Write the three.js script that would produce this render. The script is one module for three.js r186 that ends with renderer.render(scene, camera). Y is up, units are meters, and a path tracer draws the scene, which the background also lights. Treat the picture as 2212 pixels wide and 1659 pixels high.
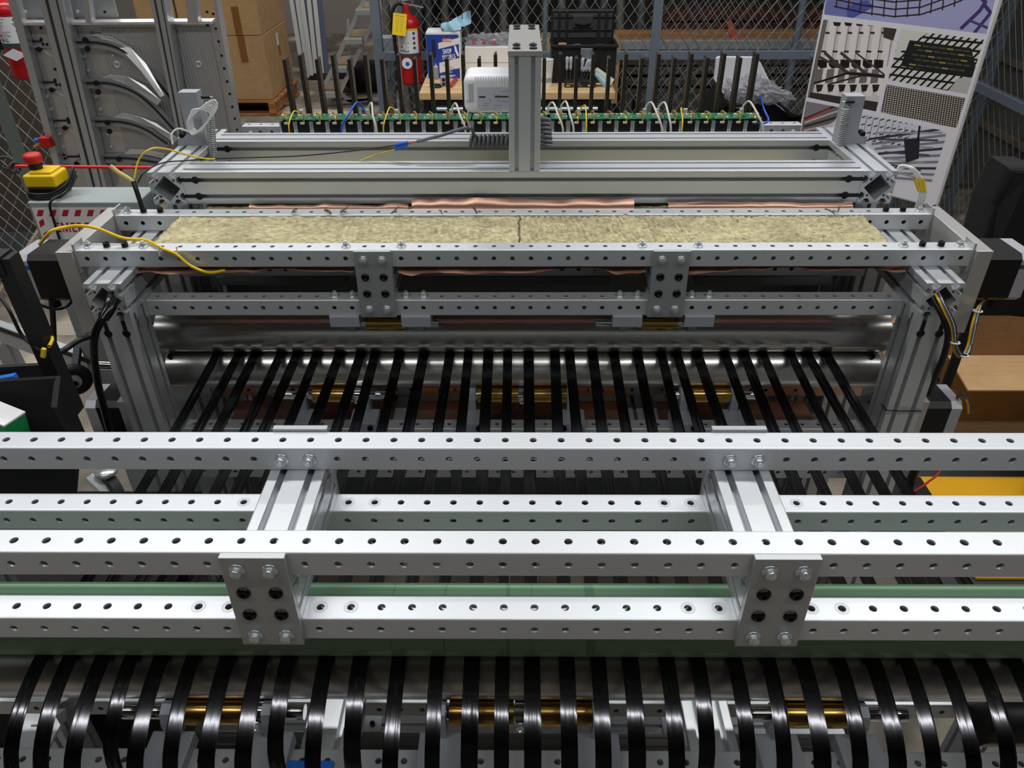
import * as THREE from 'three';
import { RoundedBoxGeometry } from 'three/addons/geometries/RoundedBoxGeometry.js';
import { mergeGeometries } from 'three/addons/utils/BufferGeometryUtils.js';
import { RectAreaLightUniformsLib } from 'three/addons/lights/RectAreaLightUniformsLib.js';

// ---------------------------------------------------------------- camera, light, exposure
const scene = new THREE.Scene();
const FPX = 1682.65, PITCH = -33.8037 * Math.PI / 180, YAW = 0.64145 * Math.PI / 180, ROLL = -0.32966 * Math.PI / 180;
const Y0 = 1.195;                       // height of the upper tubes' top faces
const CAM_Y = Y0 + 0.6556;
const camera = new THREE.PerspectiveCamera(2 * Math.atan(829.5 / FPX) * 180 / Math.PI, 2212 / 1659, 0.05, 60);
camera.position.set(0, CAM_Y, 0);
camera.rotation.order = 'YXZ';
camera.rotation.set(PITCH, YAW, ROLL);
scene.add(camera);
camera.updateMatrixWorld(true);
scene.background = new THREE.Color(0x0b0b0c);
const renderer = new THREE.WebGLRenderer({ antialias: true });
renderer.toneMapping = THREE.LinearToneMapping;
renderer.toneMappingExposure = 0.96;
renderer.shadowMap.enabled = true;
RectAreaLightUniformsLib.init();
// ceiling strip lights: [x, z, length, power]
const LIGHT_COLOUR = 0xf9f9f7, LIGHT_Y = 4.35;
const STRIPS = [[-2.1, -2.7, 3.6, 42], [2.1, -2.7, 3.6, 42], [-2.1, 0.5, 3.6, 22], [2.1, 0.5, 3.6, 22], [-2.1, -6.6, 3.6, 42], [2.1, -6.6, 3.6, 30]];

// ---------------------------------------------------------------- helpers
let seed = 20231;
const rnd = () => { seed = (seed * 1664525 + 1013904223) >>> 0; return seed / 4294967296; };
const rr = (a, b) => a + (b - a) * rnd();
const ordinal = k => ['first', 'second', 'third', 'fourth', 'fifth', 'sixth', 'seventh', 'eighth', 'ninth', 'tenth', 'eleventh', 'twelfth', 'thirteenth', 'fourteenth', 'fifteenth', 'sixteenth', 'seventeenth', 'eighteenth', 'nineteenth', 'twentieth'][k] ?? (k === 29 ? 'thirtieth' : 'twenty ' + ordinal(k - 20));
const V = (x, y, z) => new THREE.Vector3(x, y, z);
const taken = {};
function numbered(n) { const k = taken[n] = (taken[n] ?? -1) + 1; return k ? `${n}_${String(k).padStart(3, '0')}` : n; }
function sh(o) { o.traverse(m => { if (m.isMesh) { m.castShadow = true; m.receiveShadow = true; } }); return o; }
function thing(name, label, category, pos = [0, 0, 0], group) {
  const o = new THREE.Group(); o.name = numbered(name); o.position.set(...pos);
  o.userData = { label, category }; if (group) o.userData.group = group;
  scene.add(o); return o;
}
function part(parent, name, geo, mat, pos, rot, label) {
  const m = new THREE.Mesh(Array.isArray(geo) ? mg(geo) : geo, mat); m.name = name;
  if (pos) m.position.set(...pos); if (rot) m.rotation.set(...rot);
  if (label) m.userData.label = label;
  m.castShadow = m.receiveShadow = true; parent.add(m); return m;
}
function solo(name, label, category, geo, mat, pos, rot, group) {
  const m = new THREE.Mesh(Array.isArray(geo) ? mg(geo) : geo, mat); m.name = numbered(name);
  if (pos) m.position.set(...pos); if (rot) m.rotation.set(...rot);
  m.userData = { label, category }; if (group) m.userData.group = group;
  m.castShadow = m.receiveShadow = true; scene.add(m); return m;
}
function struct(name, geo, mat, pos) {
  const m = new THREE.Mesh(Array.isArray(geo) ? mg(geo) : geo, mat); m.name = name; if (pos) m.position.set(...pos);
  m.userData = { kind: 'structure' }; m.castShadow = m.receiveShadow = true; scene.add(m); return m;
}
function dup(o, pos, label) {
  const c = o.clone(); c.name = numbered(o.name.replace(/_\d{3}$/, '')); if (pos) c.position.set(...pos);
  c.userData = { ...o.userData }; if (label) c.userData.label = label; scene.add(c); return c;
}
function mg(list) {
  return mergeGeometries(list.map(g => {
    const q = g.index ? g.toNonIndexed() : g.clone();
    for (const k of Object.keys(q.attributes)) if (!['position', 'normal', 'uv'].includes(k)) q.deleteAttribute(k);
    if (!q.attributes.uv) q.setAttribute('uv', new THREE.BufferAttribute(new Float32Array(q.attributes.position.count * 2), 2));
    return q;
  }));
}
function metreUV(g, s = 1) {            // uv in metres from the dominant normal axis
  const q = g.index ? g.toNonIndexed() : g, p = q.attributes.position, n = q.attributes.normal, uv = new Float32Array(p.count * 2);
  for (let i = 0; i < p.count; i++) {
    const ax = Math.abs(n.getX(i)), ay = Math.abs(n.getY(i)), az = Math.abs(n.getZ(i));
    const [a, b] = ay >= ax && ay >= az ? [p.getX(i), p.getZ(i)] : ax >= az ? [p.getZ(i), p.getY(i)] : [p.getX(i), p.getY(i)];
    uv[2 * i] = a / s; uv[2 * i + 1] = b / s;
  }
  q.setAttribute('uv', new THREE.BufferAttribute(uv, 2)); return q;
}
const bx = (w, h, d, x = 0, y = 0, z = 0) => new THREE.BoxGeometry(w, h, d).translate(x, y, z);
const rb = (w, h, d, r = 0.002, x = 0, y = 0, z = 0, s = 2) => new RoundedBoxGeometry(w, h, d, s, Math.min(r, w / 2.01, h / 2.01, d / 2.01)).translate(x, y, z);
const cyl = (r, h, x = 0, y = 0, z = 0, n = 24, r2 = r) => new THREE.CylinderGeometry(r2, r, h, n).translate(x, y, z);
const cylX = (r, len, x = 0, y = 0, z = 0, n = 32) => new THREE.CylinderGeometry(r, r, len, n).rotateZ(Math.PI / 2).translate(x, y, z);
const cylZ = (r, len, x = 0, y = 0, z = 0, n = 32) => new THREE.CylinderGeometry(r, r, len, n).rotateX(Math.PI / 2).translate(x, y, z);
const lathe = (pts, n = 24) => new THREE.LatheGeometry(pts.map(p => new THREE.Vector2(p[0], p[1])), n);
const P3 = a => a.isVector3 ? a : V(a[0], a[1], a[2]);
function cable(pts, r, seg = 40, n = 7, tension = 0.5) {
  return new THREE.TubeGeometry(new THREE.CatmullRomCurve3(pts.map(P3), false, 'catmullrom', tension), seg, r, n, false);
}
function bar(a, b, w, h = w, twist = 0) {     // square bar between two points
  a = P3(a); b = P3(b); const g = new THREE.BoxGeometry(w, h, a.distanceTo(b)); if (twist) g.rotateZ(twist);
  const m = new THREE.Matrix4().lookAt(b, a, Math.abs(b.clone().sub(a).normalize().y) > 0.98 ? V(0, 0, 1) : V(0, 1, 0));
  return g.applyMatrix4(m).translate((a.x + b.x) / 2, (a.y + b.y) / 2, (a.z + b.z) / 2);
}
function rod(a, b, r, n = 10) {
  a = P3(a); b = P3(b); const g = new THREE.CylinderGeometry(r, r, a.distanceTo(b), n);
  const q = new THREE.Quaternion().setFromUnitVectors(V(0, 1, 0), b.clone().sub(a).normalize());
  return g.applyQuaternion(q).translate((a.x + b.x) / 2, (a.y + b.y) / 2, (a.z + b.z) / 2);
}
function helix(a, b, R, r, turns, seg = 12, n = 6) {
  a = P3(a); b = P3(b); const L = a.distanceTo(b), pts = [], N = Math.round(turns * seg);
  const q = new THREE.Quaternion().setFromUnitVectors(V(0, 1, 0), b.clone().sub(a).normalize());
  for (let i = 0; i <= N; i++) { const t = i / N, p = V(Math.cos(t * turns * 2 * Math.PI) * R, t * L, Math.sin(t * turns * 2 * Math.PI) * R); pts.push(p.applyQuaternion(q).add(a)); }
  return new THREE.TubeGeometry(new THREE.CatmullRomCurve3(pts), N, r, n, false);
}
// a photo pixel gives a direction; the distance comes from a plane the thing touches
function ray(u, v) { return V((u - 1106) / FPX, -(v - 829.5) / FPX, -1).applyQuaternion(camera.quaternion); }
function onY(u, v, y) { const d = ray(u, v), t = (y - CAM_Y) / d.y; return V(d.x * t, y, d.z * t); }
function onZ(u, v, z) { const d = ray(u, v), t = z / d.z; return V(d.x * t, CAM_Y + d.y * t, z); }
// a plane with its own two axes: pixel outlines become real outlines lying on it
function frameOn(o, ex, ey) {
  o = P3(o); ex = P3(ex).normalize(); const n = V().copy(ex).cross(P3(ey)).normalize(), e2 = V().copy(n).cross(ex).normalize();
  const m = new THREE.Matrix4().makeBasis(ex, e2, n).setPosition(o);
  return {
    m, n, pt(u, v) { const d = ray(u, v), c = V(0, CAM_Y, 0), t = o.clone().sub(c).dot(n) / d.dot(n), p = c.add(d.multiplyScalar(t)).sub(o); return [p.dot(ex), p.dot(e2)]; },
    at(u, v, k = 0) { const [a, b] = this.pt(u, v); return V(a, b, k).applyMatrix4(m); }
  };
}
function poly(F, pix, depth, off = 0, holes = []) {
  const s = new THREE.Shape(pix.map(p => new THREE.Vector2(...F.pt(...p))));
  for (const h of holes) s.holes.push(new THREE.Path(h.map(p => new THREE.Vector2(...F.pt(...p)))));
  return new THREE.ExtrudeGeometry(s, { depth, bevelEnabled: false }).translate(0, 0, off).applyMatrix4(F.m);
}
function flat(pts, depth, holes = []) {        // outline in metres, extruded along z
  const s = new THREE.Shape(pts.map(p => new THREE.Vector2(p[0], p[1])));
  for (const h of holes) s.holes.push(new THREE.Path(h.map(p => new THREE.Vector2(p[0], p[1]))));
  return new THREE.ExtrudeGeometry(s, { depth, bevelEnabled: false });
}
const ring = (cx, cy, r, n = 16) => Array.from({ length: n }, (_, i) => [cx + r * Math.cos(i / n * 2 * Math.PI), cy + r * Math.sin(i / n * 2 * Math.PI)]);

// ---------------------------------------------------------------- textures and materials
function hash(x, y, s) { let h = (x * 374761393 + y * 668265263 + s * 2147483647) | 0; h = Math.imul(h ^ (h >>> 13), 1274126177); return ((h ^ (h >>> 16)) >>> 0) / 4294967296; }
function vnoise(x, y, per, s) {        // tiling value noise
  const X = Math.floor(x), Y = Math.floor(y), fx = x - X, fy = y - Y, u = fx * fx * (3 - 2 * fx), w = fy * fy * (3 - 2 * fy);
  const m = (a, p) => ((a % p) + p) % p, [px, py] = Array.isArray(per) ? per : [per, per], h = (i, j) => hash(m(i, px), m(j, py), s);
  return (h(X, Y) * (1 - u) + h(X + 1, Y) * u) * (1 - w) + (h(X, Y + 1) * (1 - u) + h(X + 1, Y + 1) * u) * w;
}
function fbm(x, y, per, s, o = 4) { let a = 0, k = 0.5, t = 0; for (let i = 0; i < o; i++) { a += k * vnoise(x * 2 ** i, y * 2 ** i, Array.isArray(per) ? per.map(p => p * 2 ** i) : per * 2 ** i, s + i); t += k; k /= 2; } return a / t; }
function dataTex(w, h, fn, srgb = true) {
  const d = new Uint8Array(w * h * 4);
  for (let j = 0; j < h; j++) for (let i = 0; i < w; i++) { const c = fn(i / w, j / h), k = 4 * (j * w + i); d[k] = c[0]; d[k + 1] = c[1]; d[k + 2] = c[2]; d[k + 3] = 255; }
  const t = new THREE.DataTexture(d, w, h); t.wrapS = t.wrapT = THREE.RepeatWrapping; t.magFilter = t.minFilter = THREE.LinearFilter;
  if (srgb) t.colorSpace = THREE.SRGBColorSpace; t.needsUpdate = true; return t;
}
function canvasTex(w, h, draw) {
  const c = document.createElement('canvas'); c.width = w; c.height = h; const g = c.getContext('2d'); draw(g, w, h);
  const t = new THREE.CanvasTexture(c); t.colorSpace = THREE.SRGBColorSpace; return t;
}
const grey = v => { const k = Math.max(0, Math.min(255, v)); return [k, k, k]; };
const std = (color, roughness = 0.6, metalness = 0, extra = {}) => new THREE.MeshStandardMaterial({ color, roughness, metalness, ...extra });
const phys = (color, roughness, metalness, extra) => new THREE.MeshPhysicalMaterial({ color, roughness, metalness, ...extra });
const tSatin = dataTex(256, 256, (x, y) => grey(120 + 40 * fbm(x * 64, y * 64, 64, 3, 2) + 40 * (vnoise(x * 256, y * 256, 256, 9) - .5)), false);
const tFloor = dataTex(1024, 1024, (x, y) => {
  const a = fbm(x * 6, y * 6, 6, 1, 5), b = fbm(x * 40, y * 40, 40, 7, 3), st = vnoise(x * 30, y * 300, [30, 300], 4) > .93 ? 14 : 0;
  const worn = Math.max(0, fbm(x * 9, y * 9, 9, 21, 4) - .58) * 330, k = 112 + 50 * (a - .5) + 30 * (b - .5) + worn + st;
  return [k * 1.04, k * .97, k * .88];
});
const tCard = dataTex(256, 256, (x, y) => { const k = 1 + .1 * (fbm(x * 8, y * 8, 8, 5, 4) - .5) + .06 * (vnoise(x * 10, y * 128, [10, 128], 2) - .5); return [186 * k, 150 * k, 106 * k]; });
const tWood = dataTex(512, 128, (x, y) => { const g = fbm(x * 4, y * 40, [4, 40], 11, 4), k = .84 + .28 * g; return [214 * k, 180 * k, 132 * k]; });
const tPine = dataTex(256, 128, (x, y) => { const g = fbm(x * 3, y * 24, [3, 24], 13, 4), k = .72 + .5 * g; return [168 * k, 116 * k, 66 * k]; });
const tWool = dataTex(1024, 256, (x, y) => {
  const f = fbm(x * 90, y * 30, [90, 30], 31, 4), c = fbm(x * 10, y * 4, [10, 4], 33, 3), spot = vnoise(x * 60, y * 22, [60, 22], 36) > .94 ? -26 : 0;
  const k = 1 + .5 * (f - .5) + .22 * (c - .5); return [175 * k + spot, 166 * k + spot, 131 * k + spot];
});
const tWoolB = dataTex(1024, 256, (x, y) => {
  const f = fbm(x * 90, y * 30, [90, 30], 31, 4), g = vnoise(x * 180, y * 70, [180, 70], 37);
  const w = x * 70 + 1.2 * fbm(x * 8, y * 5, [8, 5], 39, 2) - y * 3, gr = Math.max(0, 1 - Math.abs((w - Math.floor(w)) - .5) * 9);
  return grey(150 + 150 * (f - .5) + 50 * (g - .5) - (x > .46 ? 70 : 0) * gr);
}, false);
const tStreak = dataTex(64, 1024, (x, y) => grey(110 + 150 * (vnoise(x * 64, y * 3, [64, 3], 17) - .5) + 50 * (vnoise(x * 32, y * 60, [32, 60], 18) - .5)), false);
const tRib = dataTex(64, 8, (x) => grey(128 + 120 * Math.sin(x * 2 * Math.PI)), false);
const tPlate = dataTex(256, 256, (x, y) => { const k = 118 + 60 * (fbm(x * 3, y * 40, [3, 40], 41, 3) - .5) + 50 * (fbm(x * 5, y * 5, 5, 43, 4) - .5); return grey(k); }, false);
const tRollMark = dataTex(512, 64, (x, y) => grey(128 + 90 * (vnoise(x * 80, y * 2, [80, 2], 51) - .5) + 60 * (vnoise(x * 9, y * 4, [9, 4], 53) - .5)), false);

const M = {
  alu: std(0xcdd1d6, 0.42, 0.55),
  aluProfile: std(0xccd0d4, 0.34, 0.6),
  aluDull: std(0xb4b7ba, 0.5, 0.5),
  aluRaw: std(0xc4c3c2, 0.36, 0.65),
  plateGrey: std(0xaeb1b4, 0.38, 0.6),
  bracket: std(0xa4a9b2, 0.55, 0.35),
  zinc: std(0xd6dce0, 0.24, 0.75),
  springSteel: std(0xb9bdc0, 0.36, 0.75),
  chrome: std(0xd8dadc, 0.08, 1),
  steelRoller: phys(0xc6c5c2, 0.29, 1, { bumpMap: tRollMark, bumpScale: 0.00004 }),
  green: phys(0x7da385, 0.45, 0, { clearcoat: 0.15, clearcoatRoughness: 0.3 }),
  bronze: std(0xb08d4e, 0.24, 1),
  copper: std(0xdcae98, 0.36, 0.9, { side: THREE.DoubleSide }),
  blackScrew: std(0x0d0d0e, 0.3, 0.4),
  black: std(0x111112, 0.55),
  blackMatte: std(0x0a0a0b, 0.85),
  blackGloss: std(0x0c0c0d, 0.25),
  anchor: std(0x16161a, 0.5, 0.3),
  motorBlack: std(0x121214, 0.42, 0.2),
  motorGrey: std(0xb6b6be, 0.45, 0.4),
  wool: std(0xffffff, 0.95, 0, { map: tWool, bumpMap: tWoolB, bumpScale: 0.004 }),
  card: std(0xffffff, 0.85, 0, { map: tCard }),
  cardPale: std(0xffffff, 0.85, 0, { map: tCard }),
  tape: std(0x8a5c2e, 0.35),
  pine: std(0xffffff, 0.8, 0, { map: tPine }),
  bench: std(0xffffff, 0.45, 0, { map: tWood }),
  floor: std(0xffffff, 0.72, 0, { map: tFloor }),
  wall: std(0x9b938e, 0.9),
  ceiling: std(0x85827d, 0.9),
  red: std(0xb3121a, 0.28),
  redMatte: std(0xc8261d, 0.5),
  yellow: std(0xe9c200, 0.45),
  yellowMat: std(0xe2a80a, 0.8),
  yellowWire: std(0xe4c526, 0.45),
  white: std(0xe8e9ea, 0.5),
  whitePlastic: std(0xeef0f5, 0.35),
  creamPlastic: std(0xd9d3bc, 0.5),
  blue: std(0x1d53c4, 0.5),
  blueTape: std(0x1c6fd6, 0.6),
  greyCable: std(0x6d6f76, 0.5),
  paleCable: std(0xc9c9c2, 0.5),
  blackCable: std(0x0c0c0c, 0.45),
  pcb: std(0x0f6b43, 0.4),
  fence: std(0x7d8791, 0.45, 0.5),
  fenceWire: std(0x9aa0a2, 0.45, 0.6),
  fencePost: std(0x74808e, 0.5, 0.3),
  cageDark: std(0x5c645f, 0.6, 0.3),
  greyCabinet: std(0x9aa3a4, 0.5, 0.1),
  darkGrey: std(0x3c3f42, 0.7),
  ladderBlue: std(0x2a3554, 0.6),
  greenBox: std(0x0f8a4a, 0.6),
  brownPlank: std(0x6a4a30, 0.8, 0, { map: tPine }),
  orange: std(0xd4512a, 0.7),
  maskBlue: std(0x9cc6dc, 0.9, 0, { side: THREE.DoubleSide }),
  post: std(0x35302a, 0.38, 0.55),
  postEdge: std(0x55504a, 0.3, 0.8),
  carbon: phys(0x505054, 0.15, 1, { bumpMap: tStreak, bumpScale: 0.0002 }),
  rib: std(0xcacaca, 0.36, 0.5, { bumpMap: tRib, bumpScale: 0.0018 }),
  machined: std(0xc6c5c4, 0.42, 0.5, { roughnessMap: tPlate }),
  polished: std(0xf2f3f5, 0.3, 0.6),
};
tRib.repeat.set(1, 1);
for (const m of [M.alu, M.aluProfile, M.plateGrey]) { m.bumpMap = tSatin; m.bumpScale = 0.00003; }

// ---------------------------------------------------------------- room shell
{
  const X0 = -8, X1 = 7, Z0 = -11, Z1 = 4, H = 4.8, T = 0.2;
  struct('floor', metreUV(bx(X1 - X0, T, Z1 - Z0, (X0 + X1) / 2, -T / 2, (Z0 + Z1) / 2), 3.2), M.floor);
  struct('ceiling', bx(X1 - X0, T, Z1 - Z0, (X0 + X1) / 2, H + T / 2, (Z0 + Z1) / 2), M.ceiling);
  struct('wall_back', bx(X1 - X0, H, T, (X0 + X1) / 2, H / 2, Z0 - T / 2), M.wall);
  struct('wall_front', bx(X1 - X0, H, T, (X0 + X1) / 2, H / 2, Z1 + T / 2), std(0x4a4744, 0.9));
  struct('wall_left', bx(T, H, Z1 - Z0, X0 - T / 2, H / 2, (Z0 + Z1) / 2), M.wall);
  struct('wall_right', bx(T, H, Z1 - Z0, X1 + T / 2, H / 2, (Z0 + Z1) / 2), M.wall);
  const glow = std(0xffffff, 0.5, 0, { emissive: LIGHT_COLOUR, emissiveIntensity: 2 });
  for (const [x, z, len, pw] of STRIPS) {
    const t = thing('ceiling_strip_light', `long white ceiling strip light ${z > 0 ? 'over the green roller' : z > -5 ? 'over the motor row' : 'over the fence'}, ${x < 0 ? 'stop cabinet' : 'poster'} side`, 'light', [x, LIGHT_Y, z], 'ceiling strip lights');
    part(t, 'housing', rb(len, 0.07, 0.24, 0.01, 0, 0.045, 0), M.white);
    part(t, 'diffuser', rb(len - 0.04, 0.02, 0.2, 0.008, 0, 0, 0), glow);
    for (const s of [-1, 1]) part(t, 'hanger', cyl(0.006, H - LIGHT_Y - 0.08, s * len * 0.4, 0.08 + (H - LIGHT_Y - 0.08) / 2, 0), M.fence);
    const l = new THREE.RectAreaLight(LIGHT_COLOUR, pw, len - 0.04, 0.2); l.position.set(0, -0.02, 0); l.rotation.x = -Math.PI / 2; t.add(l);
  }
}

// ---------------------------------------------------------------- machine stock: tubes, slotted profiles, fasteners
const P = 0.0381, PW = 0.0762;          // hole pitch = tube width; slotted profile width
function tubeGeo(n, holes = true) {      // square tube along x, n holes, top face at y = 0, front face at z = 0
  const L = n * P, r = 0.0028, t = 0.003, hr = 0.0050, w = P - 2 * r, out = [];
  const hs = holes ? Array.from({ length: n }, (_, k) => ring((k - (n - 1) / 2) * P, 0, hr, 18)) : [];
  const face = flat([[-L / 2, -w / 2], [L / 2, -w / 2], [L / 2, w / 2], [-L / 2, w / 2]], t, hs).translate(0, 0, P / 2 - t);
  for (let k = 0; k < 4; k++) out.push(face.clone().rotateX(k * Math.PI / 2));
  const arc = []; for (let i = 0; i <= 5; i++) arc.push([r * Math.cos(i * Math.PI / 10), r * Math.sin(i * Math.PI / 10)]);
  const c = new THREE.ExtrudeGeometry(new THREE.Shape([new THREE.Vector2(-.0006, -.0006), ...arc.map(p => new THREE.Vector2(...p))]), { depth: L, bevelEnabled: false }).translate(P / 2 - r, P / 2 - r, -L / 2).rotateY(Math.PI / 2);
  for (let k = 0; k < 4; k++) out.push(c.clone().rotateX(k * Math.PI / 2));
  return metreUV(mg(out), 0.1).translate(0, -P / 2, -P / 2);
}
const TUBE48 = tubeGeo(48), TUBE42 = tubeGeo(42), TUBE52 = tubeGeo(52);
function profileShape() {
  const h = PW / 2, pts = [], sl = h / 2, o = 0.0048, lip = 0.0024, cv = 0.0094, dp = 0.0125, ci = 0.0042;
  const side = [];
  side.push([-h + 0.0018, 0]);
  for (const c of [-sl, sl]) side.push([c - o, 0], [c - o, lip], [c - cv, lip], [c - cv, lip + 0.0022], [c - ci, dp], [c + ci, dp], [c + cv, lip + 0.0022], [c + cv, lip], [c + o, lip], [c + o, 0]);
  side.push([h - 0.0018, 0], [h - 0.0005, 0.0005]);
  for (let k = 0; k < 4; k++) { const a = -k * Math.PI / 2; for (const [s, d] of side) { const x = s, y = h - d; pts.push([x * Math.cos(a) - y * Math.sin(a), x * Math.sin(a) + y * Math.cos(a)]); } }
  const holes = [[[0.0305, 0], [0.0185, 0.012], [0.012, 0.0185], [0, 0.0305], [-0.012, 0.0185], [-0.0185, 0.012], [-0.0305, 0], [-0.0185, -0.012], [-0.012, -0.0185], [0, -0.0305], [0.012, -0.0185], [0.0185, -0.012]]];
  const cross = (cx, cy) => { const a = 0.0036, b = 0.0013, q = [[a, b], [b, b], [b, a], [-b, a], [-b, b], [-a, b], [-a, -b], [-b, -b], [-b, -a], [b, -a], [b, -b], [a, -b]]; return q.map(([x, y]) => [cx + (x - y) * .707, cy + (x + y) * .707]); };
  for (const i of [-1, 1]) for (const j of [-1, 1]) holes.push(cross(i * 0.0188, j * 0.0188));
  return [pts, holes];
}
const [PROF, PROFH] = profileShape();
const profCache = {};
function beam(len, axis) {               // centred at the origin
  const k = axis + len.toFixed(4); if (profCache[k]) return profCache[k];
  let g = flat(PROF, len, PROFH).translate(0, 0, -len / 2);
  if (axis === 'x') g = g.rotateY(Math.PI / 2); if (axis === 'y') g = g.rotateX(Math.PI / 2);
  return profCache[k] = metreUV(g, 0.1);
}
// fasteners, axis +y, base at y = 0
const hexPrism = (r, h, y) => new THREE.CylinderGeometry(r * 0.94, r, h, 6).translate(0, y + h / 2, 0);
const gFlange = lathe([[0, 0], [0.0096, 0], [0.0096, 0.0012], [0.0082, 0.0022], [0.006, 0.0026], [0, 0.0026]], 20);
const gHexBolt = mg([gFlange, hexPrism(0.0072, 0.0062, 0.0024), lathe([[0, 0.0094], [0.0052, 0.009], [0.0066, 0.0078]], 18)]);
const gHexNut = mg([gFlange, hexPrism(0.0075, 0.0062, 0.0024), cyl(0.0038, 0.0042, 0, 0.0098, 0, 14), new THREE.TorusGeometry(0.0049, 0.0009, 6, 18).rotateX(Math.PI / 2).translate(0, 0.0086, 0)]);
const gButton = mg([lathe([[0.0082, 0], [0.0086, 0.0008], [0.0078, 0.0027], [0.0058, 0.0042], [0.0033, 0.0049], [0.0031, 0.0022], [0, 0.0022]], 20)]);
const gCap = mg([lathe([[0.0066, 0], [0.0066, 0.0085], [0.006, 0.0094], [0.0034, 0.0094], [0.0034, 0.0045], [0, 0.0045]], 18)]);
const gAnchor = mg([lathe([[0.0085, 0], [0.0085, 0.0016], [0.0075, 0.0022], [0.003, 0.0022], [0.003, 0.0008], [0, 0.0008]], 18)]);
const FRONT = [Math.PI / 2, 0, 0], BACK = [-Math.PI / 2, 0, 0];
const gRing = new THREE.RingGeometry(0.0082, 0.0088, 24).rotateX(-Math.PI / 2);
const gRing2 = new THREE.RingGeometry(0.0062, 0.0066, 24).rotateX(-Math.PI / 2);
const scuff = std(0x9a9a98, 0.6, 0.2, { side: THREE.DoubleSide });

function tube(n, xc, yTop, zFront, label, group) {
  const t = thing('perforated_tube', label, 'tube', [xc, yTop, zFront], group);
  part(t, 'tube_body', n === 48 ? TUBE48 : n === 52 ? TUBE52 : TUBE42, M.alu); return t;
}
const holeX = (n, k) => (k - (n - 1) / 2) * P;
function slotBeam(len, axis, pos, label, name = 'slotted_rail') {
  const t = thing(name, label, axis === 'y' ? 'upright' : 'rail', pos);
  part(t, 'profile', beam(len, axis), M.aluProfile); return t;
}
function plateFront(xc, yTop, z, label, facing = 1) {      // joining plate with four hex bolts and four button screws
  const t = thing('joining_plate', label, 'plate', [xc, yTop, z]);
  part(t, 'plate_body', metreUV(rb(PW, 0.1524, 0.0095, 0.0012, 0, -0.0762, facing * 0.00475), 0.1), M.plateGrey);
  const zz = facing * 0.0095, rot = facing > 0 ? FRONT : BACK;
  for (const y of [-0.019, -0.1334]) for (const s of [-1, 1]) part(t, 'hex_bolt', gHexBolt, M.zinc, [s * P / 2, y, zz], [rot[0], 0, 0], 'zinc plated flanged hex bolt').rotateY(rr(0, 1));
  for (const y of [-0.0572, -0.0953]) for (const s of [-1, 1]) part(t, 'button_screw', gButton, M.blackScrew, [s * P / 2, y, zz], [rot[0], 0, 0], 'black button head screw');
  return t;
}
const Z1F = -0.6312, Z2F = -1.4697, DZ = 0.1912, XC2 = 0.005;
const YB = Y0 - 3 * P, YL1 = 0.7394, YL2 = YL1 - 3 * P;
const ROLL_Z1 = Z1F - DZ / 2 - P / 2, ROLL_Z2 = Z2F - DZ / 2 - P / 2, RR = 0.0508, YU = 0.942, YLO = 0.840, NIP = 0.891;

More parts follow.
